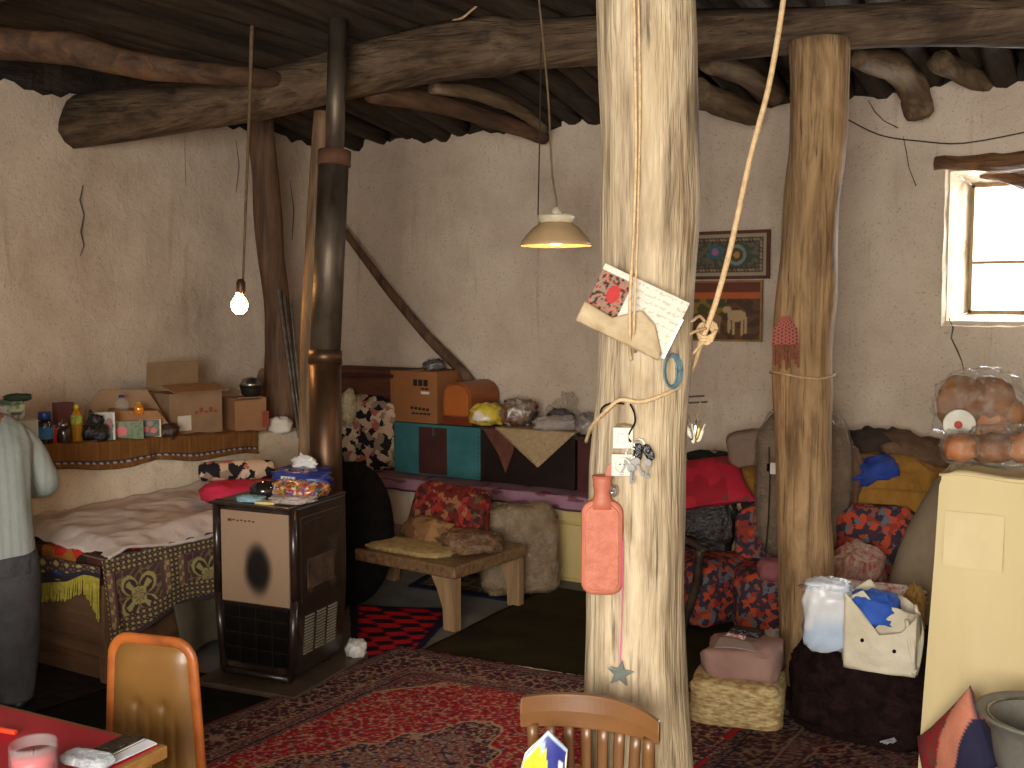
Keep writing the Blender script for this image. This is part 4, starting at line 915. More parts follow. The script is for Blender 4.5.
m_bin = WOOD('reddish varnished wood', (158, 92, 46), (134, 74, 36), (98, 52, 26), 'y', scale=6, rough=.4, bmp=.1)
arch = lambda w, h, z0: [(-w/2, z0), (w/2, z0)]+[(w/2*cos(a)*1.0, z0+h*.55+h*.45*sin(a)) for a in [pi*i/14 for i in range(15)]]
MB(Mx).prism(arch(.235, .24, .06), .36, TR((0, .185, 0))).obj('bin_body', m_bin, t)
MB(Mx).prism(arch(.2, .21, .07), .01, TR((0, 0, 0))).obj('bin_door', M('orange varnished door', (176, 98, 42), (160, 86, 36), scale=6, rough=.4, bmp=.1), t)
MB(Mx).box((0, .185, .03), (.25, .37, .058)).obj('bin_base', M('dark reddish wood', (120, 52, 28), (96, 42, 24), rough=.4, bmp=.1), t, bevel=.003)
soft('plastic_bag', 'small grey plastic bag lying on top of the printed carton', 'plastic bag', 424, 360, 444, 370, dpt((-4.4, 6.2, 1.3)), .12, M('grey plastic', (96, 92, 90), rough=.3, bmp=.5), amp=.4, seed=7)
m_bund = CELLS('things inside clear bags', [(0, (120, 96, 76)), (.3, (150, 140, 128)), (.55, (96, 60, 48)), (.75, (170, 160, 146)), (.9, (70, 60, 56))], 26, rough=.3, spec=.7, bmp=.6)
zd = ZP+.372; dd = dpt((-3.5, 6.05, zd))
def ontop(name, label, cat, x0, y0, x1, y1, mat_, th=.18, seed=1, amp=.25, e=.8, yy=6.1, z=zd):
    p = at_y((x0+x1)/2, (y0+y1)/2, yy); d = dpt(p); w = px(x1-x0, d); h = px(y1-y0, d); Mx = facing((p.x, p.y, z), 0)
    return tag(MB(Mx).lump((0, 0, h*.47), (w, th, h), e, amp, 2.4, seed, flat=.9).obj(name, mat_, smooth=True), label, cat)
ontop('yellow_sponges', 'white and yellow crumpled bag at the left end of the lace cloth', 'bag', 470, 402, 503, 424, CELLS('white and yellow film', [(0, (206, 180, 60)), (.5, (214, 206, 190)), (.75, (190, 160, 50))], 16, rough=.3, spec=.7), yy=6.02)
ontop('clear_bag', 'clear plastic bag with brownish contents beside the white and yellow bag', 'bag', 500, 399, 536, 426, m_bund, seed=3)
ontop('clear_bag', 'long shiny clear plastic packet in front on the lace cloth', 'packet', 534, 412, 576, 427, FILM('silvery film over beige', (190, 176, 164), clear=.1, bmp=1, sc=40), seed=5, yy=6.0)
ontop('dark_bundle', 'dark grey bundle with red corner behind the shiny packet', 'bundle', 548, 402, 574, 420, CELLS('grey cloth and red', [(0, (84, 74, 72)), (.8, (130, 34, 30)), (.9, (60, 54, 54))], 9), seed=6, yy=6.2)
tag(MB().grid(lambda u, v: tuple(at_y(lerp(lerp(538, 560, v), lerp(590, 572, v), u)+3*sin(v*9), lerp(424, 392, v), 6.28-.1*(1-v)))[:2]+(at_y(560, lerp(424, 392, v), 6.28).z+.015*noise.noise(Vector((u*5, v*5, 0))),), 20, 20).obj('plastic_sheet', m_film, smooth=True, solid=.003), 'cloudy clear plastic sheet heaped behind the shiny packet at the wall', 'plastic sheet')
ontop('clear_bag', 'small grey twisted plastic bag at the edge of the pale pillar', 'bag', 576, 408, 596, 430, M('grey white plastic', (170, 160, 150), (90, 80, 76), rough=.3, bmp=.6), seed=8, z=ZP+.355, yy=6.05)
# bedding, trunk, black cushion on the left of the platform
Mx = TR((-4.93, 5.9, .55)); 
tag(MB(Mx).lump((0, .2, .27), (.62, .4, .56), .45, .08, 2.5, 3, n=40).obj('floral_bedding', m_blkfl, smooth=True), 'tall bundle of black bedding with beige roses between stovepipe and turquoise chest', 'bedding')
Mx = TR((-4.96, 5.98, 1.09)); t = thing('carved_box', 'dark carved wooden box on top of the rose bedding by the stovepipe', 'box', Mx)
MB(Mx).box((0, .16, .09), (.72, .3, .21)).obj('box_body', WOOD('dark carved wood', (104, 62, 42), (80, 46, 32), (48, 28, 22), 'x', scale=14), t, bevel=.008)
MB(Mx).box((0, .0, .15), (.66, .012, .03)).obj('carved_rail', m_mar, t, bevel=.003)
soft('plastic_bag', 'small pale plastic bag hanging beside the stovepipe over the bedding', 'plastic bag', 341, 388, 357, 426, dpt(at_y(349, 407, 5.87)), .1, FILM('white yellow film', (206, 190, 150), clear=.3), amp=.15, seed=2, e=1)
c = at_d(349, 520, 6.05)
tag(MB(facing((c.x, c.y, 0)) @ RX(-.12)).lump((0, 0, .43), (.52, .2, .84), .95, .02, 1.5, 1, n=36).obj('round_cushion', m_black, smooth=True), 'big black rounded cushion leaning upright behind the heater and bench', 'cushion')
# ------------------------------------------------------------------ low bench
K = Vector((-3.14, 4.53, 0)); Mb = TR(K+Vector((.03, 0, 0))) @ RZ(radians(-5)); bw, bd, bz = 1.08, .66, .36
t = thing('low_bench', 'low wooden bench with brown embossed cover and broad tapering legs', 'bench', Mb)
m_benw = WOOD('pale worn bench wood', (160, 128, 92), (136, 106, 74), (92, 70, 48), 'z', scale=14)
def emb(x, y): return (124, 94, 62) if (int(x/.03)+int(y/.03)) % 4 else (84, 60, 40)
m_emb = M('brown embossed oilcloth', (136, 106, 74), (112, 84, 58), scale=34, rough=.35, bmp=.5, c3=(80, 56, 38))
MB(Mb).box((-bw/2, bd/2, bz-.035), (bw, bd, .07)).obj('bench_top', m_emb, t, bevel=.012)
for x, y in ((-.04, .04), (-.04, bd-.04), (-bw+.04, .04), (-bw+.04, bd-.04)):
    s = -1 if x > -.4 else 1
    MB(Mb).prism([(0, 0), (s*.085, 0), (s*.09, .12), (s*.13, .22), (s*.17, bz-.07), (0, bz-.07)], .055, TR((x+(.03 if s < 0 else -.03), y, 0))).obj('leg', m_benw, t, bevel=.006)
tag(MB(Mb @ TR((-.47, .17, bz))).lump((0, 0, .016), (.6, .28, .045), .6, .12, 3, 4, flat=.7).obj('fleece_mat', M('yellowish fleece', (196, 168, 112), (160, 130, 80), scale=30, bmp=1, bd=.02), smooth=True), 'yellowish fleece seat mat on the front of the low bench', 'mat')
m_redfl = CELLS('dark red cloth with flowers', [(0, (96, 26, 22)), (.4, (60, 22, 20)), (.55, (140, 44, 36)), (.74, (84, 40, 30)), (.85, (140, 92, 60)), (.94, (80, 70, 40))], 30)
Mx = Mb @ TR((-.47, .52, bz+.15)) @ RX(-.35)
tag(MB(Mx).lump((0, 0, 0), (.56, .13, .34), .55, .12, 2.4, 5).obj('floral_cushion', m_redfl, smooth=True), 'dark red flowered cushion leaning at the back of the low bench', 'cushion')
tag(MB(Mb @ TR((-.5, .36, bz))).lump((0, 0, .075), (.34, .2, .16), .9, .22, 2.6, 8, flat=.9).obj('brown_bundle', CELLS('brown printed bundle', [(0, (120, 86, 52)), (.4, (96, 66, 42)), (.7, (140, 104, 64))], 14, bmp=.6), smooth=True), 'crumpled brown bundle in front of the red flowered cushion', 'bundle')
tag(MB(Mb @ TR((-.2, .36, bz)) @ RZ(-.3)).lump((0, 0, .05), (.42, .3, .12), .8, .25, 2.6, 9, flat=.85).obj('wrapped_bundle', M('brown stuff in film', (138, 104, 74), (96, 70, 50), scale=12, rough=.18, bmp=1, spec=.9, bd=.03), smooth=True), 'brown bundle wrapped in shiny clear plastic at the right of the low bench', 'bundle')
c = at_z(508, 600, 0); Mx = facing((c.x, c.y+.14, 0), .2) @ RX(-.14)
t = thing('wrapped_mattress', 'rolled grey brown mattress wrapped in clear plastic leaning behind the low bench', 'mattress', Mx)
MB(Mx).lump((-.0, 0, .27), (.47, .17, .54), .4, .05, 3, 6, n=40).obj('mattress_roll', M('grey brown mattress cloth', (132, 106, 74), (98, 78, 54), scale=12, bmp=.6, bd=.02, rough=.5), t, smooth=True)
MB(Mx).lump((-.0, 0, .275), (.49, .19, .555), .4, .06, 3, 6, n=40).obj('plastic_wrap', m_filmdark, t, smooth=True)
# ------------------------------------------------------------------ lamps and cords
m_cord = M('brown flex', (116, 92, 62), (90, 70, 48), scale=30); m_cord2 = M('dark wire', (50, 38, 28)); m_rope = M('cream rope', (196, 166, 124), (170, 140, 100), scale=60, bmp=.5)
d0 = 5.5
t = thing('hanging_bulb', 'bare glowing light bulb hanging on a brown cord before the left wall', 'light bulb', at_d(239, 318, d0))
MB().tube([at_d(253, -10, d0), at_d(251, 60, d0), at_d(249, 120, d0), at_d(246, 200, d0), at_d(243, 280, d0)], [.011, .011, .008, .007, .006], n=8, sub=3).obj('cord', m_cord, t, smooth=True)
MB(TR(at_d(241, 294, d0))).lathe([(0, 0), (.02, 0), (.021, .01), (.024, .02), (.024, .06), (.014, .078), (0, .08)], 18).obj('socket', M('brown bakelite', (74, 46, 28), rough=.4, bmp=0), t, smooth=True)
MB(TR(at_d(239.5, 305, d0))).lathe([(0, -.048), (.02, -.045), (.036, -.03), (.044, -.006), (.042, .014), (.03, .036), (.018, .052), (.016, .064)], 20).obj('bulb', EMIT('glowing bulb', (255, 190, 112), 70), t, smooth=True)
d0 = 4.5; cl = at_d(556, 245, d0); Mx = TR(cl)
t = thing('pendant_lamp', 'small hanging lamp with cream conical shade glowing underneath', 'lamp', TR(at_d(556, 252, d0)))
m_shade = M('cream enamel shade', (182, 152, 112), (164, 134, 94), scale=5, rough=.4, bmp=.05)
MB(Mx).lathe([(.152, -.004), (.156, 0), (.15, .012), (.125, .045), (.1, .072), (.078, .088), (.07, .094), (.066, .09), (.074, .083), (.096, .067), (.12, .04), (.146, .006), (.152, -.004)], 40, cap=False).obj('lamp_shade', m_shade, t, smooth=True)
MB(Mx).lathe([(.07, .094), (.074, .1), (.082, .118), (.08, .126), (.0, .126)], 32, cap=False).obj('shade_collar', M('cream plastic', (214, 200, 168), rough=.4, bmp=0), t, smooth=True)
MB(Mx).lathe([(.0, .12), (.024, .12), (.022, .145), (.012, .16), (0, .165)], 18).obj('socket', M('cream plastic', (1, 1, 1)), t, smooth=True)
MB(Mx).lathe([(0, -.002), (.02, .0), (.032, .014), (.036, .03), (.028, .052), (.016, .072), (.016, .1)], 20).obj('bulb', EMIT('glowing bulb in lamp', (255, 206, 140), 110), t, smooth=True)
MB().tube([at_d(538, -10, d0), at_d(545, 60, d0), at_d(549, 110, d0), at_d(552, 170, d0), at_d(556.5, 200, d0), at_d(556, 210, d0)], .0045, n=7, sub=4).obj('cord', m_cord, t, smooth=True)
tag(MB().tube([at_d(541, 42, 4.75), at_d(540, 120, 4.7), at_d(538, 215, 4.62), at_d(540, 224, 4.55)], .0035, n=6).obj('support_wire', m_cord2), 'thin dark wire hanging straight beside the pendant lamp cord', 'wire')
tag(MB().tube([at_d(452, 20, 5.3), at_d(462, 18, 5.2), at_d(472, 10, 5.2), at_d(480, 4, 5.2), at_d(492, -2, 5.2)], .006, n=6, sub=3).obj('rope_end', m_rope, smooth=True), 'short pale rope end dangling from the ceiling joists', 'rope')
c = beam_pt(at_d(479, 60, 5.3).x); c = at_d(479, 60, 5.38)
t = thing('ceramic_knob', 'round yellowish wire holder on the dark ceiling beam', 'knob', TR(c)); Mx = facing(c) @ RX(pi/2)
MB(Mx).lathe([(0, -.09), (.018, -.09), (.03, -.06), (.03, .0), (.034, .012), (.026, .03), (.01, .034), (0, .034)], 20).obj('knob_body', M('yellowed porcelain', (170, 128, 66), rough=.3, bmp=0), t, smooth=True)
MB(Mx).tube([(0, 0, .03), (0, 0, .038)], .008, n=8).obj('knob_screw', m_dark, t)
# wire along the back wall above the window
tag(MB().tube([at_y(845, 118, 6.36), at_y(880, 135, 6.35), at_y(920, 141, 6.34), at_y(965, 143, 6.34), at_y(1040, 129, 6.36)], .0035, n=5, sub=4).obj('wall_wire', m_cord2), 'thin dark wire sagging along the back wall above the window', 'wire')
def crk(pts, y=None, x=None, r=.006):
    P = [at_y(a, b_, y) if y else at_x(a, b_, x) for a, b_ in pts]
    MB().tube(P, [r*.75*v for v in ([.5, 1, .7, 1.1, .6, .4]*4)[:len(P)]], n=5).obj('trim_2', M('dark crack in plaster', (96, 80, 66), bmp=0), kind='structure')
crk([(949, 318), (953, 328), (951, 338), (957, 350), (962, 362), (964, 372)], y=6.385)
crk([(868, 100), (875, 112), (884, 121), (898, 128)], y=6.385, r=.005); crk([(903, 136), (906, 150), (909, 168), (916, 186)], y=6.385, r=.004)
crk([(83, 185), (80, 200), (84, 215), (81, 232), (84, 246), (80, 256)], x=-5.585, r=.007); crk([(236, 140), (239, 165), (236, 192)], x=-5.585, r=.004)
crk([(185, 136), (185, 160), (186, 186)], x=-5.585, r=.003); crk([(290, 180), (294, 210), (292, 240)], x=-5.585, r=.006)
# ================================================================== things on the pale front pillar
def pmat(px_, py_, off=.0, roll=0, turn=0): return facing(on_pil(px_, py_, off), turn) @ RY(roll)
sp = 2.66/FOC                                   # metres per photo pixel on the face of the front pillar
m_nail = M('iron nail', (90, 80, 70), metal=.7, rough=.5, bmp=0)
def nail(px_, py_, L=.03, lab='iron nail', off=0):
    Mx = pmat(px_, py_); return tag(MB(Mx).tube([(0, .03, 0), (0, -L, .002)], .0022, n=7).tube([(0, -L, .002), (0, -L-.002, .002)], .0045, n=8).obj('nail', m_nail), lab, 'nail')
c = at_d(634, 311, pil_axis(311)[2]-.165); Mx = facing(c) @ RY(radians(25.5))
t = thing('wall_pocket', 'tilted paper pocket with a printed picture tied to the pale front pillar', 'letter holder', Mx)
W2, H2 = 88*sp, 58*sp
def pk(u, v):
    if u < .37 and .22 < v < .9:
        q = ((u-.22)/.1)**2+((v-.6)/.22)**2
        if q < .5: return (150, 44, 40)
        n = noise.noise(Vector((u*30, v*16, 2))); return (40, 32, 28) if n > .15 else ((150, 88, 70) if n > -.1 else (110, 100, 84))
    if u > .42 and v > .2 and int(v*26) % 3 == 0 and noise.noise(Vector((u*30, v*40, 0))) > 0: return (160, 146, 128)
    return (186, 176, 160)
MB(Mx).grid(lambda u, v: ((u-.5)*W2, .002+.004*sin(u*5), (v-.5)*H2), 70, 44, pk).obj('printed_card', m_mat, t, smooth=True, solid=.003)
MB(Mx).grid(lambda u, v: (lerp(-.52*W2, .46*W2, u), -.004-.022*sin(v*pi*.55)*(1-.35*u)*(1-v*.8)-.004, -.55*H2+v*H2*interp([(0, .36), (.35, .3), (.6, .62), (.8, .5), (1, .12)], u)[0]), 36, 12).obj('paper_pocket', M('brownish stiff paper', (164, 144, 110), (140, 118, 86), scale=20, rough=.6), t, smooth=True, solid=.002)
MB(Mx).box((.5*W2, -.004, -.02), (.006, .006, H2*.7)).obj('metal_edge', m_steel, t)
tag(MB().tube([on_pil(633, -60, .008), on_pil(635, 60, .008), on_pil(636, 150, .008), on_pil(634, 225, .012), on_pil(632, 262, .05), on_pil(630, 300, .075), on_pil(630, 335, .075), on_pil(630, 352, .02), on_pil(631, 360, .006)], .0038, n=7, sub=4).obj('string', m_rope, smooth=True), 'pale string running down the front pillar over the tilted paper pocket', 'string')
tag(MB().tube([on_pil(637, -60, .006), on_pil(640, 80, .006), on_pil(639, 170, .006), on_pil(637, 250, .05), on_pil(635, 300, .075), on_pil(634, 330, .075), on_pil(635, 352, .01)], .0028, n=6, sub=4).obj('string', m_rope, smooth=True), 'thinner second string just right of the one over the paper pocket', 'string')
d1 = 2.62
P = [at_d(786, -20, 2.75), at_d(779, 30, 2.74), at_d(768, 90, 2.72), at_d(752, 150, 2.7), at_d(742, 195, 2.68), at_d(730, 250, 2.66), at_d(718, 295, 2.65), at_d(709, 322, 2.66), at_d(700, 345, 2.67), at_d(693, 368, 2.7), on_pil(680, 386, .012), on_pil(660, 396, .01), on_pil(640, 402, .01), on_pil(620, 400, .01), on_pil(605, 412, .01), on_pil(592, 426, .01), at_d(586, 442, 2.8)]
tag(MB().tube(P, [.0075]*9+[.005]*8, n=9, sub=5).obj('rope', m_rope, smooth=True), 'long cream rope descending from the ceiling and knotted round the pale front pillar', 'rope')
kn = at_d(707, 328, 2.66)
b = MB()
for i in range(3): b.tube([kn+Vector((cos(a)*.018*(1+.2*i), sin(a)*.012, sin(a)*.02+.008*i-.02)) for a in [k*pi/5 for k in range(11)]], .005, n=7)
b.tube([kn, at_d(690, 334, 2.62), at_d(684, 345, 2.64), at_d(690, 356, 2.66), at_d(704, 340, 2.66)], .004, n=7, sub=4).tube([at_d(705, 322, 2.66), at_d(699, 316, 2.64), at_d(690, 322, 2.62), at_d(676, 318, 2.66)], .004, n=6, sub=3)
tag(b.obj('rope_knot', m_rope, smooth=True), 'loose rope knot at the right edge of the pale front pillar', 'knot')
b = MB()
for i in range(4):
    b.tube([on_pil(671+6*cos(a)*(1+.2*i)+i*.7, 371+15*sin(a)*(1+.06*i), .014+.002*i) for a in [k*pi/6 for k in range(13)]], .0022, n=6)
tag(b.obj('string_loop', M('blue string', (96, 122, 128), (72, 98, 106), scale=60), smooth=True), 'small coil of blue string hanging on the pale front pillar', 'string')
Mx = pmat(623, 448, .004); t = thing('light_switch', 'white light switch mounted above the socket on the front pillar', 'switch', Mx)
m_wp = M('yellowed white plastic', (188, 180, 162), (180, 170, 150), rough=.35, bmp=0)
MB(Mx).box((0, 0, 10*sp), (20*sp, .018, 21*sp)).obj('switch_plate', m_wp, t, bevel=.003); MB(Mx).box((0, -.011, 10*sp), (11*sp, .006, 9*sp)).obj('rocker', m_wp, t, bevel=.002)
MB(Mx).tube([(-7*sp, -.004, 22*sp), (0, -.005, 23.5*sp), (9*sp, -.004, 22*sp)], .003, n=6).obj('wire_bridge', m_cord, t)
Mx = pmat(622, 476, .004); t = thing('power_socket', 'white power socket mounted just below the light switch', 'socket', Mx)
MB(Mx).box((0, 0, 11*sp), (21*sp, .018, 22*sp)).obj('socket_plate', m_wp, t, bevel=.003)
MB(Mx).lathe([(0, 0), (8*sp, 0), (8*sp, .008), (7*sp, .008), (7*sp, .002), (0, .002)], 20, TR((0, -.008, 11*sp)) @ RX(pi/2)).obj('socket_cup', m_wp, t)
for s in (-1, 1): MB(Mx).tube([(s*2*sp, -.009, 12*sp), (s*2*sp, -.0115, 12*sp)], .0022, n=8).obj('pin_hole', m_black, t)
b = MB()
b.tube([on_pil(601, 418, .006), on_pil(601, 410, .012), on_pil(606, 405, .014), on_pil(615, 403, .012), on_pil(624, 404, .008)], .0024, n=6, sub=3).tube([on_pil(630, 404, .008), on_pil(634, 412, .012), on_pil(635, 422, .012), on_pil(631, 430, .012), on_pil(628, 437, .012), on_pil(631, 442, .016)], .0024, n=6, sub=3)
tag(b.obj('black_wire', m_black, smooth=True), 'thin black wire curling above and beside the light switch', 'wire')
m_key = M('dull key metal', (120, 118, 112), (90, 88, 84), scale=20, rough=.5, metal=.3, bmp=0)
def key(name, label, x, y, cols, kk):
    Mx = pmat(x, y, .012); t = thing(name, label, 'keys', Mx)
    for i, (dx, dz, a, typ) in enumerate(kk):
        T = TR((dx*sp, -.004*i, dz*sp)) @ RY(a)
        if typ == 'fob': MB(Mx).lump((0, 0, 0), (9*sp, .012, 17*sp), .7, .02, 1, 1, n=14, T=T).obj('key_fob', m_bagblk, t, smooth=True)
        else:
            MB(Mx).prism([(r_*cos(q), r_*sin(q)) for r_, q in [(4*sp, k*pi/5) for k in range(10)]], .003, T).box((0, 0, -9*sp), (2.4*sp, .003, 13*sp), T).box((1.8*sp, 0, -13*sp), (2*sp, .003, 3*sp), T).obj('key', cols, t)
    MB(Mx).tube([(5*sp*cos(k*pi/6), -.002, 8*sp+5*sp*sin(k*pi/6)) for k in range(13)], .0016, n=6).obj('key_ring', m_steel, t)
nail(636, 441, .03, 'iron nail carrying the black key fobs beside the light switch')
key('key_bunch', 'keys with two black fobs hanging right of the light switch', 639, 452, m_key, [(-1, 0, 0, 'fob'), (9, 0, -.5, 'fob'), (8, -10, .1, 'key')])
key('key_bunch', 'bunch of grey keys hanging over the edge of the power socket', 631, 461, m_key, [(-3, 0, .5, 'key'), (2, -3, .1, 'key'), (5, 0, -.4, 'key'), (0, -6, .0, 'key')])
# nails and keys at the right edge
for i, (y, x1_) in enumerate(((396, 704), (402, 707))):
    a = on_pil(684, y+1, -.01); tag(MB().tube([a, at_d(x1_, y, dpt(a)+.03)], .0026, n=7).obj('nail', m_nail), ['long nail sticking out of the right side of front pillar, upper', 'long nail sticking out of the right side of front pillar, lower'][i], 'nail')
Mx = facing(at_d(690, 430, 2.68)); t = thing('key_bunch', 'bunch of small silver keys and charms hanging off the pillar right edge', 'keys', Mx)
for i in range(6):
    T = TR(((-4+3.2*i)*sp, .004*i, (4-3*(i % 3))*sp)) @ RY(.25*(i-2.5)*.6)
    MB(Mx).tube([(0, 0, 8*sp), (0, 0, -12*sp)], .0022, n=6, T=T).lump((0, 0, -5*sp), (5*sp, .006, 14*sp), .8, .1, 2, i, n=12, T=T).obj('key', [m_wp, m_steel, m_wp, m_steel, M('brass', (190, 150, 70), metal=.8, rough=.4, bmp=0), m_wp][i], t, smooth=True)
MB(Mx).tube([(0, 0, 8*sp), (-3*sp, 0, 18*sp), (-2*sp, 0, 33*sp)], .0018, n=5).tube([(4*sp, 0, 8*sp), (9*sp, 0, 18*sp), (10*sp, 0, 31*sp)], .0018, n=5).obj('key_string', m_cord, t)
# hot water bottle
Mx = pmat(602, 540, .022, roll=radians(0)); t = thing('hot_water_bottle', 'orange red rubber hot water bottle hanging on the left of front pillar', 'hot water bottle', Mx)
m_rub = M('orange red rubber', (164, 92, 68), (148, 80, 58), scale=10, rough=.55, bmp=.1)
def rrect(w, h, r, n=7):
    P = []
    for cx, cz, a0 in ((w/2-r, h/2-r, 0), (-w/2+r, h/2-r, pi/2), (-w/2+r, -h/2+r, pi), (w/2-r, -h/2+r, 1.5*pi)): P += [(cx+r*cos(a0+pi/2*k/n), cz+r*sin(a0+pi/2*k/n)) for k in range(n+1)]
    return P
MB(Mx).prism(rrect(41*sp, 94*sp, 13*sp), .03, TR((0, 0, -7*sp))).obj('bottle_body', m_rub, t, bevel=.008, smooth=False)
MB(Mx).prism(rrect(33*sp, 84*sp, 10*sp), .006, TR((0, -.017, -7*sp))).obj('ribbed_panel', M('orange red rubber inner', (172, 100, 76), (156, 86, 62), scale=40, rough=.6, bmp=.4), t, bevel=.002)
MB(Mx).lathe([(0, 30*sp), (14*sp, 32*sp), (9*sp, 42*sp), (7.5*sp, 48*sp), (9.5*sp, 55*sp), (9*sp, 58*sp), (10.5*sp, 64*sp), (9*sp, 64*sp), (7*sp, 60*sp), (0, 60*sp)], 20, Matrix.Scale(.8, 4, (0, 1, 0))).obj('bottle_neck', m_rub, t, smooth=True)
MB(Mx).prism([(2*sp, 60*sp), (9*sp, 62*sp), (12*sp, 74*sp), (9*sp, 77*sp), (5*sp, 74*sp)], .006).obj('hanging_tab', m_rub, t)
Mx = pmat(614, 490, .0); t = thing('hook', 'shiny metal hook holding the hot water bottle', 'hook', Mx); MB(Mx).tube([(0, .02, 0), (0, -.03, 0), (-3*sp, -.04, 0)], .006, n=10).lump((0, -.012, 0), (.022, .02, .03), 1, 0, 1, 1, n=14).obj('hook_body', M('polished metal', (200, 196, 190), metal=.9, rough=.2, bmp=0), t, smooth=True)
tag(MB().tube([on_pil(623, 540, .004), on_pil(622, 600, .004), on_pil(620, 664, .004)], .0013, n=5).obj('pink_thread', M('pink thread', (220, 90, 150), bmp=0)), 'thin pink thread holding the silver star', 'thread')
st = [(14*sp*(1 if k % 2 == 0 else .42)*sin(k*pi/5), 14*sp*(1 if k % 2 == 0 else .42)*cos(k*pi/5)) for k in range(10)]
tag(MB(pmat(620, 674, .008, roll=.12)).prism(st, .004).obj('star_ornament', M('dull silver star', (110, 116, 108), (90, 96, 88), scale=30, rough=.35, metal=.4, bmp=.1), bevel=.001), 'small dull silver star ornament hanging low on the front pillar', 'ornament')
# woven amulet and string on the tan pillar
s2 = 4.75/FOC
Mx = facing(on_pil2(785, 345, .035), .35); t = thing('woven_amulet', 'pink and brown woven triangular amulet with fringes on the tan pillar', 'ornament', Mx)
def am(u, v):
    a, c_ = (u*7) % 1-.5, (v*8+.5*(int(u*7) % 2)) % 1-.5; return (84, 46, 42) if a*a+c_*c_ < .07 else (168, 96, 82)
MB(Mx).grid(lambda u, v: ((u-.5)*interp([(0, 27), (.55, 25), (.8, 14), (1, 7)], v)[0]*s2, -.004*sin(u*pi), v*28*s2), 50, 56, am).obj('woven_panel', m_mat, t, solid=.004)
b = MB(Mx)
for i in range(9):
    x = (-12+3*i)*s2; b.tube([(x, -.012, .002), (x, -.022, (-14-6*(i in (0, 4))-4*(i % 3))*s2)], .005, n=6)
b.obj('tassel_fringe', M('beige pink thread', (156, 88, 66), (104, 60, 46), scale=80), t)
ax, rr_, tt = pil2_axis(374)
b = MB(); b.tube([ax+Vector(((rr_+.012)*cos(k*pi/12), (rr_+.012)*sin(k*pi/12), .012*sin(k*pi/6))) for k in range(25)], .006, n=7)
b.tube([on_pil2(829, 362, .02), on_pil2(830, 372, .03), on_pil2(829, 384, .03), on_pil2(827, 374, .02)], .004, n=6)
tag(b.obj('string_tie', m_rope, smooth=True), 'string tied round the tan pillar below the woven amulet', 'string')
# ------------------------------------------------------------------ pictures on the back wall
def picture(name, label, x0, y0, x1, y1, colf, frame_mat, fw_=.02, nu=90):
    a, c_ = at_y(x0, y1, 6.36), at_y(x1, y0, 6.36); w = c_.x-a.x; zt = at_y(x1, y0, 6.36).z; zb = at_y(x1, y1, 6.36).z; h = zt-zb
    Mx = TR(((a.x+c_.x)/2, 6.365, zb)); t = thing(name, label, 'picture', Mx)
    MB(Mx).grid(lambda u, v: ((u-.5)*w, -.006, v*h), nu, int(nu*h/w), lambda u, v: colf(u, v, w, h)).obj('picture_print', m_matgl, t, solid=.004)
    b = MB(Mx)
    for x in (-w/2, w/2): b.box((x, -.008, h/2), (fw_, .02, h+fw_))
    for z in (0, h): b.box((0, -.0085, z), (w-fw_, .02, fw_))
    b.obj('picture_frame', frame_mat, t)
def orn(u, v, w, h):
    X, Y = (u-.5)*w, (v-.5)*h; e = min(w/2-abs(X), h/2-abs(Y))
    if e < .03: return (150, 136, 110)
    if e < .04 or .052 < e < .06: return (60, 40, 30)
    if e < .052: return (150, 136, 108) if int((X+Y)/.012) % 2 else (84, 56, 40)
    for cx, cy, r0, cols in ((-.02, .02, .045, [(150, 90, 120), (40, 92, 104)]), (.12, 0, .085, [(150, 124, 60), (70, 56, 34), (120, 124, 110), (56, 70, 64)])):
        r = sqrt((X-cx)**2+(Y-cy)**2)
        if r < r0: return cols[int(r/r0*len(cols))]
    n = noise.noise(Vector((X*40, Y*40, 0))); return (62, 64, 52) if n > 0 else (92, 88, 70)
picture('framed_picture', 'framed ornamental picture with round motifs behind the front pillar, the upper one', 670, 231, 769, 277, orn, M('dark red brown frame', (96, 54, 38), bmp=.1))
def horse(u, v, w, h):
    u = (u-.42)/.58
    if v > .82: return (96, 46, 26)
    if v > .7: return (170, 84, 40)
    for cx, cy, rx, ry in ((.62, .42, .15, .1), (.46, .52, .07, .06), (.5, .25, .025, .14), (.57, .24, .025, .15), (.7, .24, .025, .16), (.76, .26, .025, .15), (.28, .36, .1, .08), (.22, .22, .02, .12), (.34, .22, .02, .12)):
        if ((u-cx)/rx)**2+((v-cy)/ry)**2 < 1: return (172, 144, 104) if u > .4 else (130, 100, 66)
    n = noise.noise(Vector((u*7, v*9, 4)))
    if v > .45 and u < .45: return (60, 64, 34) if n > -.1 else (130, 96, 36)
    return (92, 58, 28) if n > .05 else (64, 42, 24)
picture('framed_picture', 'painting of a pale horse in a brown landscape, hung below the ornamental picture', 655, 281, 762, 341, horse, M('tan picture edge', (150, 112, 68), bmp=.1), .012)
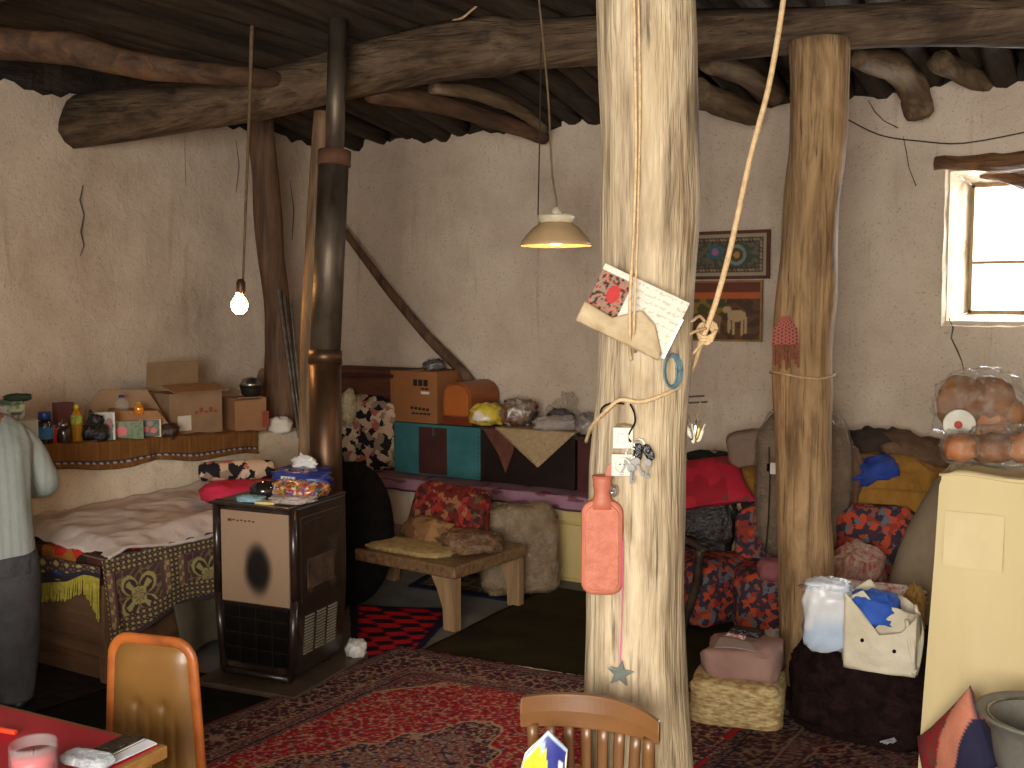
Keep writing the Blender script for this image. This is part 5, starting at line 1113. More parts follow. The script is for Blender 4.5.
# ================================================================== right side: armchairs and heaps
m_arm = CELLS('navy cloth with orange flowers', [(0, (170, 66, 36)), (.24, (44, 40, 52)), (.46, (136, 48, 32)), (.6, (96, 92, 100)), (.74, (60, 40, 50)), (.9, (120, 74, 60))], 34, dist=.05)
m_armw = WOOD('dark grey brown chair wood', (76, 62, 50), (56, 46, 38), (34, 28, 24), 'y', rough=.5, bmp=.2)
def armchair(Mx, label, w=.56, bh=.62, arms=True):
    t = thing('armchair' if arms else 'low_chair', label, 'armchair' if arms else 'chair', Mx, 'flowered low chairs along the back wall')
    MB(Mx).lump((0, -.02, .19), (w-.06, .46, .36), .4, .07, 2.5, 4, n=36, flat=.93).obj('seat', m_arm, t, smooth=True)
    MB(Mx @ TR((0, .17, .16)) @ RX(-.1)).lump((0, 0, (bh-.16)/2), (w-.08, .13, bh-.12), .4, .05, 2.5, 5, n=36).obj('backrest', m_arm, t, smooth=True)
    if not arms: return t
    for s in (-1, 1):
        x = s*(w/2+.0)
        MB(Mx).tube([(x, .24, .47), (x, .05, .5), (x, -.18, .5), (x, -.3, .47)], [.016, .02, .022, .016], n=10, sub=4, ell=(1.3, .8)).obj('arm', m_armw, t, smooth=True)
        MB(Mx).tube([(x, -.26, .48), (x, -.24, .3), (x*.97, -.16, .1), (x*.95, -.12, 0)], [.02, .024, .02, .017], n=10, sub=4).obj('leg', m_armw, t, smooth=True)
        MB(Mx).tube([(x, .24, .47), (x, .25, .2), (x*.97, .3, 0)], [.018, .02, .017], n=10, sub=4).obj('leg', m_armw, t, smooth=True)
    return t
a = at_z(690, 612, 0); M1 = facing((a.x+.10, a.y-.06, 0), .75); armchair(M1, 'low armchair in orange flowered navy cloth nearest the pale front pillar', .54)
a = at_z(765, 640, 0); M2 = facing((a.x+.02, a.y+.2, 0), .08); armchair(M2, 'armless low chair in orange flowered navy cloth directly behind the tan pillar', .56, .62, False)
a = at_z(870, 655, 0); M3 = facing((a.x, a.y+.1, 0), -.02); armchair(M3, 'armless low chair in orange flowered navy cloth behind the canvas tote bag', .5, .68, False)
m_must = M('mustard brown cloth', (150, 106, 38), (130, 88, 28), scale=5, rough=.9, bmp=.7, bd=.03, stretch=(3, 3, .7), bscale=6)
xa, xb = at_y(722, 500, 5.95).x, at_y(944, 500, 5.95).x
t = thing('bedding_heap', 'heap of bedding under mustard brown cloth on the cupboards at back wall', 'bedding', ((xa+xb)/2, 6.05, .5))
MB().lump((lerp(xa, xb, .62), 6.03, .70), ((xb-xa)*.8, .58, .47), .45, .09, 3.2, 7, n=60).lump((lerp(xa, xb, .16), 6.03, .66), ((xb-xa)*.36, .56, .36), .5, .09, 3.2, 5, n=40).obj('mustard_cloth', m_must, t, smooth=True)
def drp(u, v):
    x = lerp(xa+.02, xb-.02, u); f = noise.noise(Vector((x*9, 1, v*.8)))
    return (x, 5.735+.04*f*v-.02*sin(v*pi), lerp(.78, .46+.05*noise.noise(Vector((x*5, 0, 0)))+(.04 if u > .6 else 0), v))
MB().grid(drp, 90, 14).obj('hanging_edge', m_must, t, smooth=True, solid=.006)
D = lambda y: dpt(Vector((-1.5, y, .7)))
m_dbr = M('dark brown wool', (62, 48, 38), (46, 36, 28), scale=14, rough=.95, bmp=.6); m_br = M('brown cloth', (112, 84, 62), (90, 66, 48), scale=8, rough=.95, bmp=.7, bd=.02)
def dy(px_, py_, y): return dpt(at_y(px_, py_, y))
soft('brown_blanket', 'brown crumpled blanket lying along the top of the bedding heap at right', 'blanket', 872, 434, 948, 470, dy(905, 452, 6.1), .42, m_br, amp=.3, e=.9, seed=3, roll=.25)
soft('dark_jacket', 'dark brown woollen garment on the heap right beside the wrapped roll', 'garment', 843, 429, 892, 462, dy(868, 445, 6.05), .34, m_dbr, amp=.25, seed=5, e=.9)
soft('brown_sleeve', 'brown cloth strip hanging down right of the wrapped roll', 'cloth', 844, 450, 862, 508, dy(850, 480, 5.72), .08, m_br, amp=.2, seed=6, e=.8)
soft('blue_cloth', 'bright blue cloth folded below the dark brown garment', 'cloth', 854, 457, 897, 482, dy(875, 468, 5.8), .2, M('blue cloth', (34, 62, 142), (26, 48, 112), scale=12, bmp=.6), amp=.3, seed=7, e=.7, roll=-.2)
soft('taupe_cushion', 'taupe square pillow standing on the heap left of the wrapped roll', 'pillow', 728, 430, 770, 466, dy(750, 450, 5.78), .16, M('taupe cloth', (132, 108, 92), (118, 96, 80), scale=8), amp=.06, e=.4, seed=8, roll=-.18)
soft('black_bag', 'black and dark green soft bag beside the pillar on the heap', 'bag', 686, 452, 735, 480, dy(712, 466, 5.85), .26, CELLS('black and green cloth', [(0, (24, 24, 22)), (.6, (40, 50, 34)), (.72, (30, 28, 26)), (.92, (130, 110, 90))], 14), amp=.3, seed=9)
M('wood', (1, 1, 1))
m_rp = CELLS('crimson printed cloth', [(0, (176, 34, 52)), (.6, (150, 28, 40)), (.8, (120, 50, 50))], 10)
def pillow(name, label, Mx, w, h, th, mat_, colf=None, parent=None, n=26, sag=.12):
    b = MB(Mx)
    for s in (-1, 1):
        def fn(u, v):
            a, c_ = 2*u-1, 2*v-1; pin = 1-sag*(1-abs(a)**2)*abs(c_)**3; pin2 = 1-sag*(1-abs(c_)**2)*abs(a)**3
            return (a*w/2*pin2, s*(th/2)*((1-abs(a)**2.6)*(1-abs(c_)**2.6))**.55*(1+.08*noise.noise(Vector((a*3, c_*3, s)))), c_*h/2*pin)
        b.grid(fn, n, n, colf)
    o = b.obj(name, mat_, parent, smooth=True)
    if label: tag(o, label, 'cushion')
    return o
c = at_d(708, 482, dy(712, 480, 5.6)); pillow('crimson_cushion', 'crimson printed cushion lying on the left armchair back against the pillar', facing(c, .2) @ RY(-.12) @ RX(-1.0), .46, .4, .14, m_rp)
c = at_d(705, 522, dpt(M1.to_translation())+.06); Mx = facing(c)
t = thing('plastic_bag', 'big shiny black plastic bag filling the left armchair', 'plastic bag', TR((0, 0, -.18)) @ Mx)
MB(Mx).lump((.02, .02, 0), (.34, .26, .38), .8, .1, 2.6, 11, n=40).obj('bag_body', M('shiny black plastic', (40, 36, 36), (24, 22, 22), scale=10, rough=.18, bmp=1, bd=.03, spec=1, dist=1.5), t, smooth=True)
soft('rose_cushion', 'small black cushion with pale roses peeping beside the wrapped roll', 'cushion', 737, 495, 759, 516, dy(748, 506, 5.72), .1, m_blkfl, amp=.06, e=.6, seed=3)
p = M2 @ Vector((.105, .02, .36)); Mx = facing(p, 0); dr = dpt(p)
t = thing('wrapped_roll', 'tall arched quilt roll in crinkled clear plastic standing behind the tan pillar', 'bedding roll', Mx)
hh = px(146, dr+.1)
MB(Mx).lump((0, .06, hh/2+.02), (px(91, dr), .2, hh), .55, .04, 2.6, 3, n=40).obj('quilt_roll', M('grey brown quilt', (128, 102, 78), (96, 76, 58), scale=5, bmp=.6, bd=.02, c3=(80, 66, 54)), t, smooth=True)
MB(Mx).lump((0, .06, hh/2+.02), (px(95, dr), .225, hh+.02), .55, .06, 3, 3, n=44).obj('plastic_cover', m_film, t, smooth=True)
MB(Mx).tube([(-.2*.9, -.06, hh*.8), (-.17, -.075, hh*.6), (-.175, -.075, hh*.3), (-.19, -.06, .02)], .004, n=5).obj('cover_seam', m_dark, t)
MB(Mx).box((-.155, -.075, hh*.66), (.03, .006, .06)).obj('paper_tag', m_white, t); MB(Mx).box((-.18, -.075, hh*.665), (.015, .006, .04)).obj('black_tag', m_black, t)
soft('pink_cloth', 'small folded pink cloth on the armchair seat left of the tan pillar', 'cloth', 758, 558, 786, 580, dpt(M2 @ Vector((0, -.22, .4))), .14, M('dusty pink cloth', (150, 84, 88)), amp=.12, e=.6, seed=2)
m_str = M('orange and white striped cloth', (176, 160, 140), (150, 60, 40), scale=3, stretch=(14, 14, 3), bmp=.3)
soft('striped_cloth', 'orange and white striped cloth heaped on the armchair right of tan pillar', 'cloth', 832, 545, 884, 592, dpt(M3 @ Vector((0, -.1, .4))), .34, m_str, amp=.2, e=.9, seed=4)
soft('white_wrapper', 'small white crumpled package on the floor left of the tan pillar', 'package', 762, 630, 780, 646, dpt(at_z(771, 646, 0)), .1, M('white film', (1, 1, 1)), amp=.25, seed=5)
p0 = at_z(905, 640, 0); d_ = 4.95
P = [at_d(903, 612, d_), at_d(905, 590, d_), at_d(922, 545, d_), at_d(946, 500, d_), at_d(965, 470, d_)]; P = [Vector((q.x+.06, q.y+.1, q.z)) for q in P]; P.insert(0, Vector((P[0].x-.02, P[0].y, .05)))
tag(MB().tube(P, [.15, .15, .155, .16, .15, .08], n=22, amp=.12, fr=3, seed=2, sub=5).obj('leaning_bolster', M('taupe grey blanket', (140, 122, 98), (122, 106, 84), scale=5, rough=.95, bmp=.4), smooth=True), 'long taupe grey rolled blanket leaning behind the cream covered cabinet', 'blanket')
# ------------------------------------------------------------------ cream covered cabinet with bread bags
m_lin = M('cream linen', (196, 178, 134), (186, 167, 122), scale=3, rough=.9, bmp=.35, bd=.012, stretch=(1, 1, .25), bscale=5)
cx0, cx1, cy0, cy1, cz1 = -.58, .22, 3.7, 4.32, 1.19
t = thing('covered_cabinet', 'tall cabinet covered with cream linen cloth at the right edge', 'cabinet', ((cx0+cx1)/2, (cy0+cy1)/2, 0))
def cov(u, v):
    # u runs round the four sides, v from the top rim to the floor
    per = [(cx0, cy0), (cx1, cy0), (cx1, cy1), (cx0, cy1), (cx0, cy0)]; L = [cx1-cx0, cy1-cy0, cx1-cx0, cy1-cy0]; s = u*sum(L); k = 0
    while k < 3 and s > L[k]: s -= L[k]; k += 1
    f = s/L[k]; x = lerp(per[k][0], per[k+1][0], f); y = lerp(per[k][1], per[k+1][1], f)
    mx, my = (cx0+cx1)/2, (cy0+cy1)/2; g = 1+.09*v+.05*v*noise.noise(Vector((u*26, v*.7, 3)))-(.012 if v < .02 else 0)
    if v > .93: g += .02
    return (mx+(x-mx)*g, my+(y-my)*g, lerp(cz1, .012, v)+(.008*noise.noise(Vector((u*20, 0, 0))) if v > .9 else 0))
MB().grid(cov, 200, 60).obj('linen_cover', m_lin, t, smooth=False, solid=.004)
MB().grid(lambda u, v: (lerp(cx0-.004, cx1+.004, u), lerp(cy0-.004, cy1+.004, v), cz1+.006+.012*noise.noise(Vector((u*5, v*4, 0)))-.01*(1 if min(u, v, 1-u, 1-v) < .04 else 0)), 30, 24).obj('linen_top', m_lin, t, smooth=True, solid=.005)
MB().box(((cx0+cx1)/2, (cy0+cy1)/2, .59), (cx1-cx0-.04, cy1-cy0-.04, 1.17)).obj('cabinet_body', m_bedw, t)
MB().grid(lambda u, v: (lerp(cx0+.02, cx0+.2, u), cy0-.012-.02*v, lerp(cz1-.12, cz1-.3, v)), 4, 4).obj('linen_patch', M('paler linen patch', (199, 181, 138), (191, 173, 129), bmp=.1), t, solid=.003)
m_bread = M('brown bread crust', (140, 88, 44), (108, 66, 34), scale=7, rough=.6, bmp=.3, c3=(96, 56, 30))
m_bread2 = M('orange bread crust', (176, 104, 48), (146, 80, 34), scale=7, rough=.6, bmp=.3)
yb_ = 3.98; db = dy(975, 420, yb_)
ctop = cz1+.012
def bag(label, x0, y0, x1, y1, loaves, seed, yy=yb_, rest=True):
    p = at_y((x0+x1)/2, y1, yy); p.z = max(ctop, p.z) if rest else p.z
    d = dpt(p); w = px(x1-x0, d); h = px(y1-y0, d); Mx = facing(p); t = thing('bread_bag', label, 'bag', Mx)
    for i, (a, b_, ww, hh_, mt) in enumerate(loaves): MB(Mx).lump((a*w, .01*i, b_*h), (ww*w, .17, hh_*h), .85, .1, 2.2, seed+i, n=24).obj('bread_loaf', mt, t, smooth=True)
    MB(Mx).lump((0, 0, h*.5), (w, .24, h), .85, .14, 2.6, seed, n=40).obj('plastic_film', FILM('clear bread bag film', (160, 148, 130), clear=.9, rough=.12, bmp=1, sc=12), t, smooth=True)
    return t, Mx, w, h
bag('clear plastic bag with small orange loaf at left front of the cabinet top', 941, 434, 978, 470, [(0, .48, .86, .8, m_bread2)], 2, 3.86)
bag('clear plastic bag of brown bread lying flat at right on the cabinet top', 968, 432, 1050, 474, [(-.2, .4, .5, .7, m_bread), (.2, .45, .5, .7, m_bread2)], 5, 3.92)
t, Mx, w_, h_ = bag('large clear bag full of round brown breads, topmost on the covered cabinet', 934, 371, 1024, 446, [(-.2, .55, .5, .75, m_bread), (.1, .62, .5, .6, m_bread), (.1, .32, .5, .45, m_bread2), (.32, .4, .3, .5, m_bread)], 9, 4.12, rest=False)
MB(Mx @ TR((-.2*w_, -.135, .33*h_))).lathe([(0, 0), (.03, 0), (.05, .004), (.055, .012), (.05, .014), (0, .014)], 20, RX(pi/2)).obj('white_lid', M('white pot lid', (196, 190, 172), bmp=0), t, smooth=True)
MB(Mx @ TR((-.21*w_, -.152, .33*h_))).lump((0, 0, 0), (.028, .008, .028), 1, 0, 1, 1, n=12).obj('red_knob', M('red spot', (170, 60, 46), bmp=0), t, smooth=True)
MB(Mx @ TR((-.02*w_, -.13, .12*h_))).lump((0, 0, 0), (.05, .03, .07), 1, .3, 3, 1, n=16).obj('yellow_knot', M('yellow orange film', (200, 140, 50), rough=.3), t, smooth=True)
# ------------------------------------------------------------------ pouffe, bags, straw cushion
pc = at_z(848, 752, 0); pc = Vector((pc.x+.045, pc.y+.33, 0)); Mx = TR(pc)
t = thing('round_pouffe', 'large round pouffe in black brown crushed velvet under the white bags', 'pouffe', Mx)
m_vel = M('black brown crushed velvet', (40, 25, 23), (20, 12, 12), scale=16, rough=.95, bmp=.8, bd=.02, spec=.05, dist=1)
MB(Mx).lump((0, 0, .19), (.66, .66, .42), .55, .06, 4, 3, n=64, flat=.9).obj('velvet_cover', m_vel, t, smooth=True)
q = at_z(888, 744, .02)
b = MB()
for i in range(5): b.tube([at_d(880+3*i, 742+i % 3, dpt(pc)-.35), at_d(895+i, 738+2*(i % 2), dpt(pc)-.34), at_d(908+i, 732-2*i, dpt(pc)-.33), at_d(915, 718, dpt(pc)-.31)], .004, n=5, sub=3)
b.obj('loose_threads', M('grey thread', (130, 126, 130)), t, smooth=True)
ZPf = .385
def sit(x, y, z): return at_z(x, y, z)
q = sit(822, 655, ZPf); Mx = facing((q.x, q.y+.09, ZPf-.01)); d_ = dpt(q)
t = thing('carrier_bag', 'white and pale blue plastic carrier bag standing on the black pouffe', 'bag', Mx)
m_wpl = M('white plastic film', (214, 216, 218), (188, 196, 206), scale=6, rough=.25, bmp=.9, bd=.02, spec=.8)
MB(Mx).lump((0, 0, px(37, d_)), (px(50, d_), .17, px(74, d_)), .6, .12, 2.6, 4, n=44, flat=.92, colf=lambda v: (176, 190, 206) if -.8 < v.z < -.05+.25*v.x else (206, 206, 206)).obj('bag_body', m_matgl, t, smooth=True)
MB(Mx).lump((-.005, -.02, px(70, d_)), (px(44, d_), .1, px(12, d_)), .7, .25, 3, 6, n=24).obj('bag_rim', m_wpl, t, smooth=True)
q = sit(874, 672, ZPf-.02); Mx = facing((q.x, q.y+.1, ZPf-.035), -.12); d_ = dpt(q)
t = thing('canvas_tote', 'slumped beige canvas tote bag with bright blue cloth in its mouth', 'bag', Mx)
m_canv = M('beige canvas', (202, 192, 168), (186, 174, 148), scale=6, rough=.85, bmp=.5, bd=.02)
W3, H3 = px(74, d_), px(84, d_)
def tote(s):
    def fn(u, v):
        a = 2*u-1; w = W3/2*(1+.06*sin(v*3)); top = interp([(0, .82), (.3, 1.02), (.45, .86), (.75, .84), (1, .72)], u)[0]
        y = s*(.075+.02*v)*(1-abs(a)**4)*(1-.25*(1-v))+.012*noise.noise(Vector((u*4, v*4, s*3)))
        return (a*w, y, H3*(.02+.98*v*top)-.05*abs(a)**3*(1-v)*0)
    return fn
b = MB(Mx); b.grid(tote(-1), 26, 24); b.grid(tote(1), 26, 24); b.box((0, 0, .012), (W3*.9, .11, .02)); b.obj('bag_body', m_canv, t, smooth=True, solid=.004)
MB(Mx).lump((-.02, -.035, H3*.74), (W3*.62, .15, H3*.42), .7, .22, 2.6, 5, n=28).obj('blue_cloth', M('bright blue cloth in tote', (44, 88, 176), (34, 70, 150), scale=10, bmp=.6), t, smooth=True)
MB(Mx).grid(lambda u, v: ((2*u-1)*W3*.46+.01, -.108-.01*sin(u*pi)-.01*sin(v*3)+.008*noise.noise(Vector((u*4, v*4, 2))), lerp(.02, interp([(0, .98), (.22, .8), (.5, .52), (.8, .58), (1, .78)], u)[0]*H3, v)), 24, 16).obj('front_flap', m_canv, t, smooth=True, solid=.004)
for a_, z_ in ((-.05, .44), (.065, .36)): MB(Mx).tube([(a_, -.118, z_*H3), (a_, -.132, z_*H3)], .007, n=10).obj('button', m_black, t)
for k in range(2): MB(Mx).tube([(W3*.36, -.09, H3*.72), (W3*.42+.012*k, -.12, H3*.45), (W3*.47, -.115, H3*.22), (W3*.5, -.06, H3*.1), (W3*.5+.01*k, .0, H3*.5), (W3*.42, .04, H3*.8)], .007, n=8, sub=4).obj('handle', m_canv, t, smooth=True)
MB(Mx).tube([(W3*.47, -.115, H3*.14), (W3*.52, -.12, H3*.13)], .012, n=10).obj('zip_pull', m_wp, t)
qx = M3.to_translation()
soft('pink_lace', 'pinkish white lace cloth showing behind the mouth of the canvas tote', 'cloth', 808, 583, 918, 603, 4.62, .14, CELLS('pink white lace', [(0, (196, 160, 146)), (.4, (176, 110, 104)), (.6, (206, 190, 176))], 60), amp=.2, seed=3)
soft('gold_cloth', 'gold knitted cloth squeezed between canvas tote and cream cabinet', 'cloth', 903, 588, 924, 655, 4.42, .16, M('gold knit', (176, 136, 62), (140, 100, 40), scale=60, bmp=.8), amp=.2, seed=4, e=.8)
q = at_z(727, 735, 0); Mx = facing((q.x, q.y+.12, 0), -.1); d_ = dpt(q)
def straw(x, y): return (206, 182, 128) if noise.noise(Vector((x*60, y*160, 0))) > -.05 else (156, 122, 72)
t = thing('straw_cushion', 'thick straw coloured woven block cushion on the floor right of front pillar', 'cushion', Mx)
m_strw = M('flecked straw weave', (214, 192, 138), (150, 116, 68), scale=26, stretch=(1, 1, 3.2), bmp=.6, rough=.8, det=3)
MB(Mx).lump((0, .05, .105), (px(93, d_), .32, .205), .35, .05, 2.5, 5, n=40, flat=.95).obj('woven_cover', m_strw, t, smooth=True)
Mx = Mx @ TR((.015, .1, .2)) @ RZ(-.08); t = thing('taupe_bag', 'taupe pink cloth bag lying on the straw coloured cushion', 'bag', Mx)
m_tau = M('taupe pink cloth', (164, 128, 116), (146, 110, 98), scale=6, rough=.85, bmp=.5, bd=.015)
MB(Mx).lump((0, .0, .06), (px(76, d_), .3, .14), .45, .1, 2.5, 8, n=34, flat=.9).obj('bag_body', m_tau, t, smooth=True)
MB(Mx).grid(lambda u, v: (lerp(-.1, .07, u), lerp(-.13, -.01, v), .129+.008*sin(u*3+v)), 6, 6, lambda u, v: (176, 158, 150)).obj('paper_sheet', m_mat, t, solid=.002)
MB(Mx).lump((-.09, -.13, .075), (.014, .012, .014), 1, 0, 1, 1, n=10).obj('snap_button', m_black, t)
Mx = Mx @ TR((-.0, .07, .138)) @ RZ(-.2); t = thing('black_wallet', 'small black wallet with white red ticket on the taupe bag', 'wallet', Mx)
MB(Mx).box((0, 0, .012), (.13, .07, .024)).obj('wallet_body', m_bagblk, t, bevel=.004); MB(Mx).box((-.035, -.045, .01), (.085, .03, .01), RX(.4)).obj('paper_ticket', CELLS('red white ticket', [(0, (214, 196, 190)), (.6, (190, 100, 96))], 60), t)
# ------------------------------------------------------------------ bottom right: patchwork cushion and pot
Mx = facing(at_d(963, 780, 3.3), -1.02) @ RX(-.05) @ RY(pi/4)
Mx = TR((0, 0, .285-Mx.to_translation().z)) @ Mx
def patch(u, v):
    a, k = (u-v), (u+v-1)
    if min(u, v, 1-u, 1-v) < .02: return (34, 32, 56)
    return [(34, 32, 56), (186, 116, 90), (150, 36, 40) if noise.noise(Vector((u*14, v*14, 2))) > -.1 else (104, 62, 50)][0 if k > .22 else 1 if k > -.10 else 2]
pillow('patchwork_cushion', 'red peach and navy patchwork cushion standing on its corner by the pot', Mx, .4, .4, .15, m_mat, patch, n=50)
pp = at_d(1046, 715, 2.95); zr = pp.z; Mx = TR((pp.x, pp.y, 0))
t = thing('stool', 'small wooden stool under the grey pot, out below the view', 'stool', Mx)
MB(Mx).lathe([(0, zr-.24), (.15, zr-.24), (.155, zr-.225), (.15, zr-.21), (0, zr-.21)], 24).obj('seat', m_benw, t)
for k in range(4): a = pi/4+k*pi/2; MB(Mx).tube([(.1*cos(a), .1*sin(a), zr-.24), (.14*cos(a), .14*sin(a), 0)], [.02, .016], n=10).obj('leg', m_benw, t)
Mp = TR((pp.x, pp.y, zr-.21)); t = thing('grey_pot', 'wide dark grey metal pot with flared rim at the bottom right corner', 'pot', Mp)
MB(Mp).lathe([(0, 0), (.08, 0), (.115, .03), (.13, .08), (.138, .13), (.142, .165), (.165, .195), (.18, .205), (.183, .212), (.172, .214), (.15, .2), (.134, .17), (.125, .11), (.1, .05), (0, .03)], 44, cap=False).obj('pot_body', M('dark grey metal', (122, 118, 108), (98, 94, 86), scale=8, rough=.5, metal=.2, bmp=.1), t, smooth=True)
MB(Mp).tube([(.15*cos(k*pi/16), .15*sin(k*pi/16), .201) for k in range(33)], .004, n=6).obj('rim_bead', m_steel, t, smooth=True)
MB(Mp).tube([(0, 0, .05), (.03, -.02, .14), (.05, -.04, .24)], .012, n=8).obj('yellow_handle', M('yellow plastic', (200, 176, 60)), t, smooth=True)
# ================================================================== foreground: table, chairs
Rt = radians(5); ct = at_z(168, 745, .75); Mt = TR((ct.x, ct.y, 0)) @ RZ(Rt)
t = thing('red_table', 'wooden table with red top at the bottom left corner', 'table', Mt)
tw, td = 1.15, .75
m_tw = WOOD('yellowish table wood', (160, 118, 62), (134, 94, 48), (90, 60, 30), 'x', rough=.45, bmp=.15)
MB(Mt).box((-tw/2, -td/2, .735), (tw, td, .03)).obj('table_top', m_tw, t, bevel=.004)
MB(Mt).box((-tw/2, -td/2, .7505), (tw-.03, td-.03, .004)).obj('red_surface', M('red oilcloth', (168, 30, 44), (150, 24, 38), scale=4, rough=.4, bmp=.05), t, bevel=.001)
for y in (-.03, -td+.03): MB(Mt).box((-tw/2, y, .68), (tw-.06, .02, .08)).obj('apron', m_tw, t)
for x in (-.04, -tw+.04): MB(Mt).box((x, -td/2, .68), (.02, td-.06, .08)).obj('apron', m_tw, t)
for x in (-.045, -tw+.045):
    for y in (-.045, -td+.045): MB(Mt).box((x, y, .35), (.05, .05, .7), taper=.7).obj('leg', m_tw, t, bevel=.004)
TZ = .753
j = at_z(33, 742, .84); Mx = TR((j.x, j.y, TZ)); t = thing('glass_candle', 'glass tumbler candle with red wax on the red table', 'candle', Mx)
rj_ = .5*px(46, dpt(j))
MB(Mx).lathe([(0, 0), (rj_*.9, 0), (rj_, .01), (rj_, .082), (rj_*.94, .088), (rj_*.92, .08), (rj_*.92, .012), (0, .008)], 30, cap=False).obj('glass', m_glass, t, smooth=True)
MB(Mx).lathe([(0, .01), (rj_*.9, .01), (rj_*.9, .03), (0, .03)], 26).obj('pale_wax', M('pale wax', (214, 176, 160), bmp=0), t, smooth=True)
MB(Mx).lathe([(0, .03), (rj_*.9, .03), (rj_*.9, .062), (rj_*.2, .06), (0, .06)], 26).obj('red_wax', M('red wax', (206, 44, 56), rough=.4, bmp=0), t, smooth=True)
MB(Mx).tube([(0, 0, .06), (.002, 0, .072)], .0015, n=6).obj('wick', m_black, t)
a, b_, c_, e_ = at_z(74, 758, TZ+.004), at_z(134, 738, TZ+.004), at_z(157, 744, TZ+.004), at_z(100, 770, TZ+.004)
MPp = TR((a+b_+c_+e_)/4) @ RZ(.35)
t_ = MB().grid(lambda u, v: lerp(lerp(a, e_, u), lerp(b_, c_, u), v)+Vector((0, 0, .004*sin(u*3))), 8, 8).obj('paper_sheets', M('white paper', (224, 220, 222), bmp=0), solid=.003)
tag(t_, 'white papers lying under the black wallet at the table corner', 'paper')
a, b_, c_, e_ = at_z(92, 752, TZ+.01), at_z(128, 735, TZ+.01), at_z(145, 740, TZ+.01), at_z(112, 757, TZ+.01)
mid = (a+b_+c_+e_)/4; ang = atan2((b_-a).y, (b_-a).x); Mx = TR((mid.x, mid.y, TZ+.007)) @ RZ(ang)
t = thing('black_wallet', 'flat black wallet on the white papers at the table corner', 'wallet', Mx)
MB(Mx).box((0, 0, .006), ((b_-a).length, (e_-a).length*.9, .012)).obj('wallet_body', m_bagblk, t, bevel=.003)
MB(Mx).box((-.003, 0, .006), ((b_-a).length*.98, (e_-a).length*.92, .003)).obj('cream_edge', m_wp, t)
q = at_z(98, 762, TZ+.01); Mx = TR((q.x-.02, q.y-.01, TZ+.004)) @ RZ(.15)
tag(MB(Mx).lump((0, 0, .012), (.12, .06, .022), .5, .1, 3, 4, flat=.9).obj('clear_packet', FILM('clear packet film', (200, 204, 206), clear=.3, rough=.1, bmp=1), smooth=True), 'small clear plastic packet at the near corner of the red table', 'packet')
q = at_z(6, 734, TZ); tag(MB(TR((q.x, q.y, TZ+.008)) @ RZ(.2)).tube([(-.03, 0, 0), (.03, 0, 0)], .007, n=10).obj('lighter', M('orange red plastic', (220, 70, 40), bmp=0, rough=.3), bevel=.002), 'orange red lighter lying on the red table behind the candle', 'lighter')
# orange framed vinyl chair
pm = at_z(152, 640, .84); Mx = TR((pm.x, pm.y, 0)) @ RZ(radians(14))
t = thing('vinyl_chair', 'chair with orange metal frame and brown buttoned vinyl back behind the table', 'chair', Mx)
m_or = M('chipped orange paint', (170, 92, 38), (148, 78, 30), scale=9, rough=.4, bmp=.15, c3=(110, 60, 30)); m_vin = M('brown vinyl', (124, 86, 40), (108, 74, 32), scale=5, rough=.38, bmp=.1, spec=.5)
Bk = Mx @ RX(radians(-6)); w2, zt_, zb_ = .128, .84, .46
def outl(w, z0, z1, r, flare=.03): return [(-w-flare, z0), (-w-flare*.3, (z0+z1)/2), (-w, z1-r)]+[(-w+r-r*cos(a), z1-r+r*sin(a)) for a in [pi/2*k/6 for k in range(1, 7)]]+[(w-r+r*sin(a), z1-r+r*cos(a)) for a in [pi/2*k/6 for k in range(0, 6)]]+[(w, z1-r), (w+flare*.3, (z0+z1)/2), (w+flare*.6, z0)]
T0 = TR((0, .05, .04))
ol = outl(w2, .3, zt_, .055, .045)
MB(Mx).tube([Bk.inverted() @ Bk @ Vector((x, .0+(zt_-z)*.0, z)) for x, z in ol], .0105, n=10, T=None, ell=(1.5, 1)).obj('back_frame', m_or, t, smooth=True)
def vin(u, v):
    hz = lerp(.42, zt_-.008, v); w = interp([(.3, w2+.036), (.57, w2+.014), (zt_-.05, w2-.002), (zt_-.02, w2-.016), (zt_-.005, w2-.05)], hz)[0]-.008; x = (2*u-1)*w
    dd = 0
    for bx_, bz_ in ((-.04, .665), (.045, .665)): r = sqrt((x-bx_)**2+(hz-bz_)**2); dd += .011*math.exp(-(r/.018)**2)
    for bx_ in (-.075, -.04, .0, .045, .08):
        if hz < .665: dd += .004*math.exp(-((x-bx_)/.008)**2)*min(1, (.665-hz)/.05)
    return (x, -.022*(1-(2*u-1)**6)*(1-(2*v-1)**8)+dd, hz)
MB(Mx).grid(vin, 60, 60).obj('backrest', m_vin, t, smooth=True, solid=.006)
MB(Mx).grid(lambda u, v: (lerp(-w2+.008, w2-.008, u), .012, lerp(.42, zt_-.05, v)), 8, 8).obj('back_board', m_dark, t, solid=.006)
MB(Mx).lump((0, -.2, .455), (.36, .38, .06), .5, .02, 2, 1, n=30).obj('seat', m_vin, t, smooth=True)
for s in (-1, 1):
    MB(Mx).tube([(s*.155, -.36, .44), (s*.17, -.38, 0)], .011, n=10).obj('leg', m_or, t, smooth=True); MB(Mx).tube([(s*.165, .0, .3), (s*.17, .03, 0)], .011, n=10).obj('leg', m_or, t, smooth=True)
    MB(Mx).tube([(s*.16, -.37, .43), (s*.162, 0, .43)], .01, n=8).obj('seat_rail', m_or, t, smooth=True)
